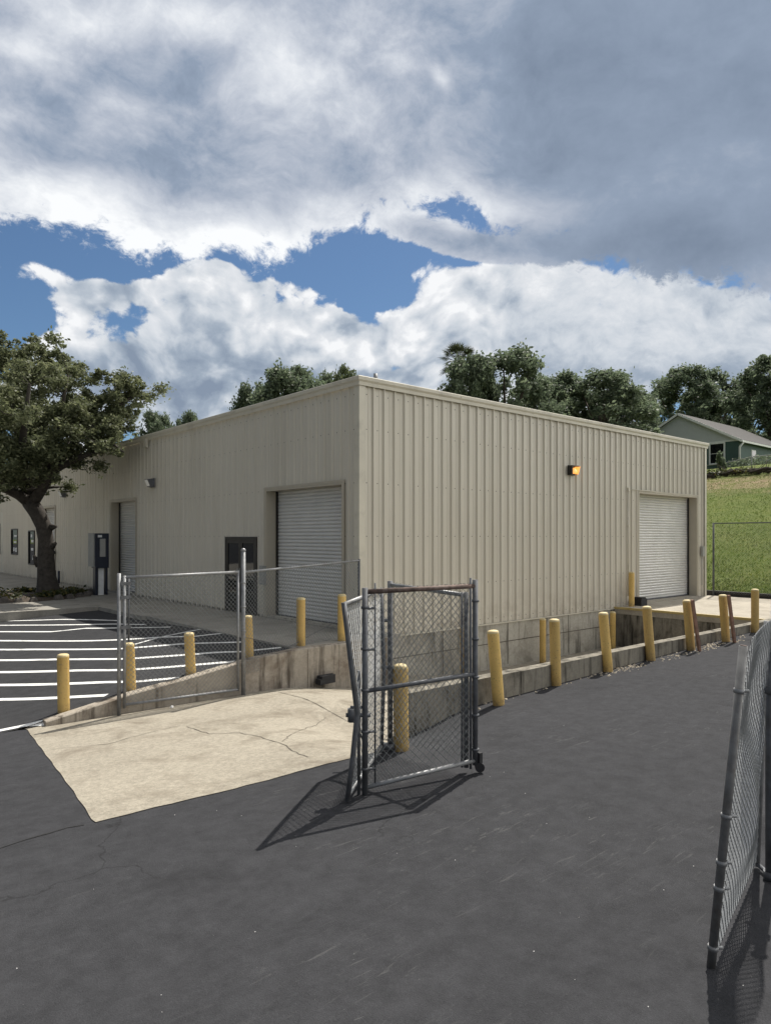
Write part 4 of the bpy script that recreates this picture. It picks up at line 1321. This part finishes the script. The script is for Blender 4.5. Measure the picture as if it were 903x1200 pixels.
plant('b', 905, 408, 104, 84, 'big dark tree at the right edge beside the house', gH, 3.7)
plant('c', 955, 400, 130, 80, 'tree cut off by the right edge of the photo', gH, 1.9)
plant('b', 338, 420, 116, 74, 'broad tree crown above the middle of the long roofline', gL, 3.3)
plant('c', 297, 441, 62, 80, 'smaller tree at the low left end of the broad crown over the roofline', gL, 2.0)
plant('a', 377, 428, 58, 78, 'tree between the broad crown and the tall pine over the roofline', gL, .2)
plant('p', 408, 402, 50, 70, 'tall pine nearest the building corner, standing above the roofline', gL, .7)
plant('a', 186, 474, 62, 85, 'small dark tree over the far roofline beside the leaning oak', gL, 2.6)
plant('c', 218, 476, 54, 88, 'small dark tree over the far roofline, right of another like it', gL, 4.4)

# palm
Zp = 60; q = at_z(537, 600, Zp); gz = float(hill(q.x, q.y)); pt = at_z(535, 424, Zp)
palm = thing('palm_tree', 'fan palm poking out above the oaks at the left end of the front roofline trees', 'tree', (q.x, q.y, gz))
m = MB(); m.tube([(q.x, q.y, gz - .3), (q.x + .1, q.y, (gz + pt.z) / 2), (q.x, q.y, pt.z)], [.2,.17,.15], 8); m.build('trunk', M['barkfar'], palm)
m = MB()
c0 = Vector((q.x, q.y, pt.z))
for k in range(60):
    a = R.uniform(0, 6.28); el = R.uniform(-.7, 1.45); L = R.uniform(1.1, 1.5)
    d = Vector((math.cos(a) * math.cos(el), math.sin(a) * math.cos(el), math.sin(el)))
    hub = c0 + d * L * .75
    sidev = d.cross(Vector((0,0,1))); 
    if sidev.length < .01: sidev = Vector((1,0,0))
    sidev.normalize(); upv = sidev.cross(d)
    m.tube([c0, hub], .018, 4)
    for j in range(13):
        th = (j - 6) / 6 * 1.35
        e = hub + (d * math.cos(th) + sidev * math.sin(th)) * .95 * (1 - .15 * abs(th)) - Vector((0,0,.12 + .1 * R.rand()))
        w = (e - hub).normalized().cross(upv) * .035
        mid = hub.lerp(e, .5) + upv * .02
        m.add([hub, mid - w, e, mid + w], [(0,1,2,3)])
m.build('crown', M['palm'], palm)

# ------------------------------------------------------------------ house on the hill
HU, HV0, HV1, HU1 = 66.5, 27.0, 38.2, 80.0
HZ = 8.25; HE = EYE + 9.0; HR = EYE + 12.0; vm = (HV0 + HV1) / 2
house = thing('house', 'single-storey house with green walls, pale gable and grey shingle roof on the hill', 'house', (HU, HV0, HZ))
m = MB(); m.box((HU, HV0, HZ - 1.5), (HU1, HV1, HE)); m.build('wall', M['housegreen'], house)
m = MB(); m.add([(HU - .03, HV0, HE - .02), (HU - .03, HV1, HE - .02), (HU - .03, vm, HR - .05), (HU + .3, HV0, HE - .02), (HU + .3, HV1, HE - .02), (HU + .3, vm, HR - .05)], [(0,2,1),(3,4,5),(0,1,4,3),(1,2,5,4),(2,0,3,5)])
for k in range(1, 12):
    z = HE + k * .25; f = (z - HE) / (HR - HE); 
    if f < .95: m.box((HU - .042, HV0 + (vm - HV0) * f + .06, z), (HU - .031, HV1 - (HV1 - vm) * f - .06, z + .018))
m.build('gable', M['housegrey'], house)
m = MB(); ov = .45; sl = (HR - HE) / (vm - HV0)
for s in (-1, 1):
    e = HV0 - ov if s < 0 else HV1 + ov; ze = HE - ov * sl
    a = [(HU - .4, e, ze), (HU1 + .4, e, ze), (HU1 + .4, vm, HR), (HU - .4, vm, HR)]
    m.add(a + [(x, y, z + .12) for x, y, z in a], [(0,1,2,3),(7,6,5,4),(0,4,5,1),(1,5,6,2),(2,6,7,3),(3,7,4,0)])
m.build('roof', M['shingle'], house)
m = MB()
for s in (-1, 1):
    e = HV0 - ov if s < 0 else HV1 + ov; ze = HE - ov * sl
    m.bar((HU - .425, e, ze + .0), (HU - .425, vm, HR - .0), .04, .2, up=(0,0,1))
m.box((HU - .4, HV0 - ov - .05, HE - ov * sl - .1), (HU1 + .4, HV0 - ov - .005, HE - ov * sl + .08))
m.box((HU - .06, HV0, HE - .14), (HU - .045, HV1, HE + .0))
m.build('trim', M['white'], house)
m = MB(); m.tube([(HU - .15, HV0 - ov, HE - .35), (HU - .12, HV0 - .12, HE - .75), (HU - .12, HV0 - .1, HZ)], .09, 6); m.build('downspout', M['white'], house)
w0, w1 = on_u(847.5, 543, HU), on_u(832, 521, HU)
m = MB(); y0, y1, z0, z1 = min(w0.y, w1.y), max(w0.y, w1.y), 9.05, 10.85
for yy in (y0 - .14, y1): m.box((HU - .08, yy, z0 - .14), (HU - .005, yy + .14, z1 + .14))
m.box((HU - .08, y0, z1), (HU - .005, y1, z1 + .14)); m.box((HU - .08, y0, z0 - .14), (HU - .005, y1, z0)); m.box((HU - .05, y0, (z0+z1)/2 - .02), (HU - .01, y1, (z0+z1)/2 + .02))
wn = m.build('window', M['white'], house)
m = MB(); m.box((HU - .03, y0, z0), (HU - .012, y1, z1)); m.build('pane', M['glass'], wn)
m = MB(); m.box((69.3, HV0 - .03, HZ + .9), (70.3, HV0 - .005, HZ + 2.1)); wn = m.build('window', M['white'], house)
m = MB(); m.box((69.4, HV0 - .045, HZ + 1.0), (70.2, HV0 - .031, HZ + 2.0)); m.build('pane', M['glass'], wn)

# yard fence, brush and shrubs on the hill
FU = 60
yf = thing('yard_fence', 'thin wire yard fence with a pale top rail below the green house', 'fence', (FU, 27, float(hill(FU, 27))))
m = MB(); P = [at_z(824, 546, FU / rdir(824, 546)[0]), at_z(845, 543.5, FU / rdir(845, 543)[0]), at_z(880, 535.5, FU / rdir(880, 535)[0]), at_z(905, 533, FU / rdir(905, 533)[0]), at_z(935, 531, FU / rdir(935, 533)[0])]
m.tube(P, .035, 6); m.build('rail', M['galv'], yf)
for p in (P[0], P[2], P[4]):
    m = MB(); m.tube([(p.x, p.y, float(hill(p.x, p.y)) - .2), (p.x, p.y, p.z + .05)], .035, 6); m.build('post', M['galv'], yf)
for p, q in ((P[0], P[2]), (P[2], P[4])):
    chain((p.x, p.y, float(hill(p.x, p.y))), (q.x, q.y, float(hill(q.x, q.y))), q, p, 'mesh', M['wire_dark'], yf, pitch=.25, r=.0015, spikes=False)
bp = Vector((55.2, 26, float(hill(55.2, 26))))
br = thing('brush_pile', 'dark row of cut logs and branches lying across the slope below the house', 'brush', bp)
m = MB()
v = 18.
while v < 30:
    L = R.uniform(1.5, 3.2); u = 55.2 + R.uniform(-.5, .5)
    z = float(hill(u, v))
    m.tube([(u, v, z + .12), (u + R.uniform(-.5,.5), v + L * .5, z + .25 + R.uniform(0,.2)), (u + R.uniform(-.5,.5), v + L, float(hill(u, v + L)) + .15)], [.16,.13,.07], 6)
    for _ in range(9):
        a = (u + R.uniform(-.6,.6), v + R.uniform(0, L), z + .1); d = R.normal(size=3)
        m.tube([a, (a[0] + d[0]*.6, a[1] + d[1]*.8, a[2] + abs(d[2]) * .45 + .1)], [.035,.01], 4)
    v += R.uniform(.6, 1.2)
m.build('log_row', M['brush'], br)
lv = leaves([(55.4 + R.uniform(-.8,.8), 18 + 12 * R.rand(), float(hill(55.4, 24)) + .25) for _ in range(40)], [(.5,.6,.3)] * 40, 800, .12, 8)
leaf_obj('dead_foliage', lv, M['ivy'], br, bp)
def shrub(px, py, Z, w, h, seed, label):
    q = at_z(px, py, Z); z = float(hill(q.x, q.y))
    s = thing('shrub', label, 'shrub', (q.x, q.y, z), 'shrubs below the house')
    m = MB(); m.tube([(q.x, q.y, z - .1), (q.x, q.y, z + h * .7)], [.08, .03], 6); m.build('stem', M['barkfar'], s)
    r = np.random.RandomState(seed)
    cs = [(q.x + r.normal() * w * .3, q.y + r.normal() * w * .3, z + r.uniform(.15, 1) * h) for _ in range(9)]
    leaf_obj('foliage', leaves(cs, [(w * .32, w * .32, h * .2)] * 9, 900, .1, seed), M['leaffar'], s, (q.x, q.y, z))
shrub(843.5, 560, 58.5, .5, 1.7, 41, 'narrow dark shrub in front of the house window')
shrub(872, 556, 62, 2.6, 1.0, 42, 'low dark bush against the green side wall of the house')
shrub(893, 556, 62, 3.0, 1.1, 43, 'low dark bush near the right edge below the house')

# grass tufts on the near slope
n = 90000
u = 26.3 + (R.rand(n) ** 2.2) * 28; v = 4 + R.rand(n) * 22
keep = (v < 12.5 + (u - 25.5) * .5) & (v > 4.5 + (u - 25.5) * .22)
u, v = u[keep], v[keep]; n = len(u)
z = hill(u, v) - .02
h = .03 + .06 * R.rand(n) ** 2; a = R.rand(n) * 6.28; w = .010 + .012 * R.rand(n)
lx, ly = R.normal(size=n) * .04, R.normal(size=n) * .04
vv_ = np.stack([np.stack([u - w*np.cos(a), v - w*np.sin(a), z], 1), np.stack([u + w*np.cos(a), v + w*np.sin(a), z], 1),
               np.stack([u + w*.3*np.cos(a) + lx, v + w*.3*np.sin(a) + ly, z + h], 1), np.stack([u - w*.3*np.cos(a) + lx, v - w*.3*np.sin(a) + ly, z + h], 1)], 1).reshape(-1, 3)
o = leaf_obj('grass', vv_, M['grassblade'], None, (0,0,0))
tag(o, 'short green grass on the slope behind the tall chain-link fence', 'grass', None, 'stuff')

# ------------------------------------------------------------------ sky, sun
SUN_EL = math.radians(58)
sx, sy = .956, .293
sun_dir = Vector((math.cos(SUN_EL) * sx, math.cos(SUN_EL) * sy, math.sin(SUN_EL)))
sd = bpy.data.lights.new('sun', 'SUN'); sd.energy = 4.8; sd.angle = math.radians(.5); sd.color = (1, .95, .87)
so = bpy.data.objects.new('sun', sd); COL.objects.link(so); so.location = sun_dir * 60
so.rotation_mode = 'QUATERNION'; so.rotation_quaternion = sun_dir.to_track_quat('Z', 'Y')

w = bpy.data.worlds.new('World'); scene.world = w; w.use_nodes = True
nt = w.node_tree; bg = nt.nodes['Background']
SKY = .1
bg.inputs['Strength'].default_value = SKY
sky = nd(nt, 'ShaderNodeTexSky', sky_type='NISHITA'); sky.sun_disc = False
sky.sun_elevation = SUN_EL; sky.sun_rotation = math.atan2(sx, sy); sky.air_density = 1.0; sky.dust_density = .6; sky.ozone_density = 1.5
tc = nd(nt, 'ShaderNodeTexCoord'); DIR = tc.outputs['Generated']
def dot(vec):
    n = nd(nt, 'ShaderNodeVectorMath', operation='DOT_PRODUCT'); nt.links.new(DIR, n.inputs[0]); n.inputs[1].default_value = vec; return n.outputs['Value']
def F(op, a, b=None, c=None, clamp=False): return mth(nt, op, a, b, c, clamp)
def sstep(a, b, x):
    n = nd(nt, 'ShaderNodeMapRange', interpolation_type='SMOOTHSTEP')
    n.inputs['From Min'].default_value = a; n.inputs['From Max'].default_value = b; nt.links.new(x, n.inputs['Value']); return n.outputs['Result']
fw = dot((SA, CA, 0)); rt_ = dot((CA, -SA, 0)); el = dot((0, 0, 1))
fwc = F('MAXIMUM', fw, .06)
PX = F('MULTIPLY_ADD', F('DIVIDE', rt_, fwc), FPX, CX)      # azimuth and elevation on a tangent scale about a fixed compass heading
PY = F('MULTIPLY_ADD', F('DIVIDE', el, fwc), -FPX, HY)
def vscaled(s, off=(0,0,0)):
    mp = nd(nt, 'ShaderNodeMapping'); mp.inputs['Scale'].default_value = s; mp.inputs['Location'].default_value = off
    nt.links.new(DIR, mp.inputs['Vector']); return mp.outputs['Vector']
# gentle domain warp
wn_ = nd(nt, 'ShaderNodeTexNoise'); wn_.inputs['Scale'].default_value = 5; wn_.inputs['Detail'].default_value = 5
nt.links.new(DIR, wn_.inputs['Vector'])
wsub = nd(nt, 'ShaderNodeVectorMath', operation='MULTIPLY_ADD'); nt.links.new(wn_.outputs['Color'], wsub.inputs[0]); wsub.inputs[1].default_value = (.10,.10,.10); nt.links.new(DIR, wsub.inputs[2])
WD = wsub.outputs[0]
def wmap(s, off=(0,0,0)):
    mp = nd(nt, 'ShaderNodeMapping'); mp.inputs['Scale'].default_value = s; mp.inputs['Location'].default_value = off
    nt.links.new(WD, mp.inputs['Vector']); return mp.outputs['Vector']
n1 = noise(nt, 1, 12, .64, wmap((7,7,10)))
n3 = noise(nt, 1, 8, .7, wmap((26,26,34), (4,2,7)))
def billow(off):
    vn = nd(nt, 'ShaderNodeTexVoronoi', feature='F1'); vn.inputs['Scale'].default_value = 1; vn.inputs['Detail'].default_value = 2.5; vn.inputs['Roughness'].default_value = .6
    nt.links.new(wmap((11,11,14), off), vn.inputs['Vector'])
    return F('SUBTRACT', 1, vn.outputs['Distance'])
bw = billow((1,2,3)); bwb = billow((1 - .16 * sx, 2 - .16 * sy, 3 - .3))
n1b = noise(nt, 1, 12, .64, wmap((7,7,10), (-.18 * sx, -.18 * sy, -.3)))
n2 = noise(nt, 1, 11, .62, wmap((5.5,5.5,9), (3,1,2)))
n2b = noise(nt, 1, 11, .62, wmap((5.5,5.5,9), (3 - .2 * sx, 1 - .2 * sy, 2 - .3)))
nsoft = noise(nt, 1, 4, .5, wmap((2.2,2.2,4.5), (7,3,1)))
def G(cx, cy, sx_, sy_, amp, rot=0.):
    dx = F('SUBTRACT', PX, cx); dy = F('SUBTRACT', PY, cy)
    if rot:
        c, s = math.cos(rot), math.sin(rot)
        ex = F('ADD', F('MULTIPLY', dx, c), F('MULTIPLY', dy, s)); ey = F('SUBTRACT', F('MULTIPLY', dy, c), F('MULTIPLY', dx, s))
        dx, dy = ex, ey
    q = F('ADD', F('POWER', F('ABSOLUTE', F('DIVIDE', dx, sx_)), 2), F('POWER', F('ABSOLUTE', F('DIVIDE', dy, sy_)), 2))
    return F('MULTIPLY', F('POWER', math.e, F('MULTIPLY', q, -1)), amp)
def SUM(lst):
    a = lst[0]
    for b in lst[1:]: a = F('ADD', a, b)
    return a
# --- lower cumulus bank
lay1 = SUM([G(110,345,95,24,.8,-.15), G(15,312,80,18,.85,.2), G(150,352,60,30,.6), G(255,362,85,48,1.0), G(245,330,40,22,.5), G(380,375,80,34,.9), G(310,335,45,10,.42), G(190,420,170,50,.9), G(250,318,42,20,.75), G(560,328,80,24,.7), G(490,372,40,22,.5), G(215,345,40,16,.5),
            G(60,415,45,30,.5), G(590,350,75,40,1.0), G(520,385,100,40,.8), G(700,360,140,60,1.1), G(870,390,160,80,1.1), G(420,455,380,48,1.2), G(150,445,120,40,.5), G(760,440,260,60,.6), G(400,405,60,40,.5), G(150,490,160,40,1.0), G(450,480,200,40,.8), G(120,338,80,12,.3), G(380,316,26,5,.35), G(650,320,90,26,.7),
            G(60,295,22,10,-.4), G(30,368,40,16,-.6), G(195,345,16,14,-.6), G(470,345,40,26,-.5), G(430,395,14,30,-.25)])
den1 = F('ADD', F('SUBTRACT', lay1, .22), F('ADD', F('ADD', F('MULTIPLY', F('SUBTRACT', n1, .5), 1.5), F('MULTIPLY', F('SUBTRACT', n3, .5), 1.1)), F('MULTIPLY', F('SUBTRACT', bw, .5), 1.0)))
al1 = sstep(-.03, .28, den1)
rel1 = F('ADD', F('MULTIPLY', F('SUBTRACT', n1, n1b), 1.2), F('MULTIPLY', F('SUBTRACT', bw, bwb), F('MULTIPLY_ADD', sstep(520, 680, PX), -.5, .75)))
tone1 = SUM([G(200,450,110,45,-.42), G(290,430,90,35,-.18), G(240,360,70,40,.02), G(850,470,220,50,-.30), G(640,440,200,40,-.20), G(860,350,200,40,-.10), G(100,352,70,16,-.10), G(560,350,90,40,.12), G(700,340,90,30,.1), rel1, F('MULTIPLY', F('SUBTRACT', n3, .5), .55)])
tone1 = F('ADD', F('ADD', tone1, .76), F('MULTIPLY', sstep(.1, .9, den1), -.10))
RA = [(0, (.20,.25,.33)), (.3, (.30,.355,.43)), (.6, (.50,.54,.59)), (.85, (.64,.66,.69)), (1, (.77,.78,.795))]
c1 = ramp(nt, tone1, RA)
# --- upper grey deck with a ragged bright hem
fc = nd(nt, 'ShaderNodeFloatCurve'); cv = fc.mapping.curves[0]
bp_ = [(-200,262),(0,262),(45,258),(100,278),(200,305),(300,306),(380,286),(440,262),(520,240),(560,255),(600,288),(650,302),(720,322),(800,338),(903,345),(1100,350)]
pts_ = [((x + 200) / 1300, y_ / 400) for x, y_ in bp_]
cv.points[0].location = pts_[0]; cv.points[1].location = pts_[-1]
for p_ in pts_[1:-1]: cv.points.new(*p_)
fc.mapping.update()
nt.links.new(F('MULTIPLY_ADD', PX, 1 / 1300, 200 / 1300, True), fc.inputs['Value'])
BY = F('MULTIPLY', fc.outputs['Value'], 400)
s2 = F('DIVIDE', F('SUBTRACT', BY, PY), 55)
s2c = F('MINIMUM', s2, 4)
hole = SUM([G(515,280,62,20,2.3,.3), G(570,292,34,14,1.6), G(640,296,60,16,.8)])
den2 = F('ADD', F('ADD', s2c, hole), F('ADD', F('MULTIPLY', F('SUBTRACT', n1, .5), 2.8), F('MULTIPLY', F('SUBTRACT', n3, .5), 1.7)))
al2 = sstep(-.08, .34, den2)
leftness = F('SUBTRACT', 1, sstep(480, 720, PX))
rel2 = F('MULTIPLY', F('SUBTRACT', n2, n2b), F('MULTIPLY_ADD', leftness, .65, .55))
hem = F('MULTIPLY', F('MULTIPLY', F('SUBTRACT', 1, sstep(.1, 1.7, den2)), F('MULTIPLY_ADD', leftness, .8, .2)), F('MULTIPLY_ADD', n1, 1.5, -.53))
tone2 = SUM([G(345,85,75,50,.34,.5), G(240,20,120,25,.22), G(60,40,60,45,.20), G(125,135,40,40,.20), G(60,215,60,40,.22), G(150,250,110,40,.26), G(260,285,120,25,.22), G(560,250,60,20,.25), G(345,195,40,25,.10), G(10,100,40,90,.14),
             G(200,85,70,40,-.08), G(70,170,60,28,-.16), G(180,190,70,30,-.05), G(400,170,120,60,-.05), G(800,285,120,36,-.28), G(620,345,140,20,.12), G(860,150,120,90,-.12), G(650,190,130,60,-.10), G(720,60,120,60,-.02), G(515,285,50,16,-.16), G(10,250,40,22,-.1),
             G(520,95,9,16,.35,-.5), hem, rel2, F('MULTIPLY', F('SUBTRACT', n3, .5), F('MULTIPLY_ADD', leftness, .22, .10)), F('MULTIPLY', F('SUBTRACT', nsoft, .5), .75)])
tone2 = F('ADD', tone2, F('MULTIPLY_ADD', leftness, .14, .35))
c2 = ramp(nt, tone2, [(0, (.165,.21,.285)), (.28, (.24,.295,.385)), (.5, (.385,.425,.50)), (.75, (.58,.61,.66)), (1, (.80,.815,.83))])
tint = mix(nt, 1, sky.outputs[0], (.46,.57,.66), 'MULTIPLY')
def scale_col(c, k): return mix(nt, 1, c, (k, k, k), 'MULTIPLY')
K = 1 / SKY
def vmul(c, k):
    n = nd(nt, 'ShaderNodeVectorMath', operation='SCALE'); nt.links.new(c, n.inputs[0])
    if isinstance(k, (int, float)): n.inputs['Scale'].default_value = k
    else: nt.links.new(k, n.inputs['Scale'])
    return n.outputs[0]
def vmix(f, a, b):
    n = nd(nt, 'ShaderNodeMix', data_type='VECTOR'); nt.links.new(f, n.inputs[0]); nt.links.new(a, n.inputs[4]); nt.links.new(b, n.inputs[5]); return n.outputs[1]
front = vmix(al2, vmix(al1, tint, vmul(c1, K)), vmul(c2, K))
# sky outside the pictured part: broken cumulus, its glow shaped to light the shaded walls
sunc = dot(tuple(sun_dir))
glow = F('ADD', F('MULTIPLY', F('POWER', F('MAXIMUM', F('MULTIPLY_ADD', sunc, .75, .25), 0), 2), 2.8), .45)  # brighter towards the sun
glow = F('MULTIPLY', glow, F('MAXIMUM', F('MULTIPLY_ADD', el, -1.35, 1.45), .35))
glow = F('MULTIPLY', glow, F('MAXIMUM', F('MULTIPLY_ADD', dot((.55, -.835, 0)), .65, 1.0), .3))  # extra glow added opposite the front wall to brighten it
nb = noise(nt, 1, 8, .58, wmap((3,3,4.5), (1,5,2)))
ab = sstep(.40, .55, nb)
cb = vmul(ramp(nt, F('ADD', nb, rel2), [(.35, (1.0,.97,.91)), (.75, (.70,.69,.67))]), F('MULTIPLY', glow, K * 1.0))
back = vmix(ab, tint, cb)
inpic = F('MULTIPLY', sstep(.25, .55, fw), F('MULTIPLY', F('SUBTRACT', 1, sstep(1000, 1500, PX)), F('MULTIPLY', sstep(-620, -120, PX), sstep(-420, -60, PY))))
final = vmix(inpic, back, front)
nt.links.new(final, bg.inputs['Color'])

# ------------------------------------------------------------------ camera
cd = bpy.data.cameras.new('camera'); co = bpy.data.objects.new('camera', cd); COL.objects.link(co)
cd.sensor_fit = 'VERTICAL'; cd.sensor_height = 36; cd.lens = FPX / 1200 * 36; cd.shift_y = 29 / 1200
cd.clip_start = .05; cd.clip_end = 2000
co.location = (0, 0, EYE); co.rotation_euler = (math.radians(90), 0, -math.atan2(SA, CA))
scene.camera = co
vs_ = scene.view_settings; vs_.view_transform = 'Standard'; vs_.look = 'None'; vs_.gamma = 1; vs_.exposure = .28; vs_.use_curve_mapping = False
scene.cycles.max_bounces = 6; scene.cycles.diffuse_bounces = 3
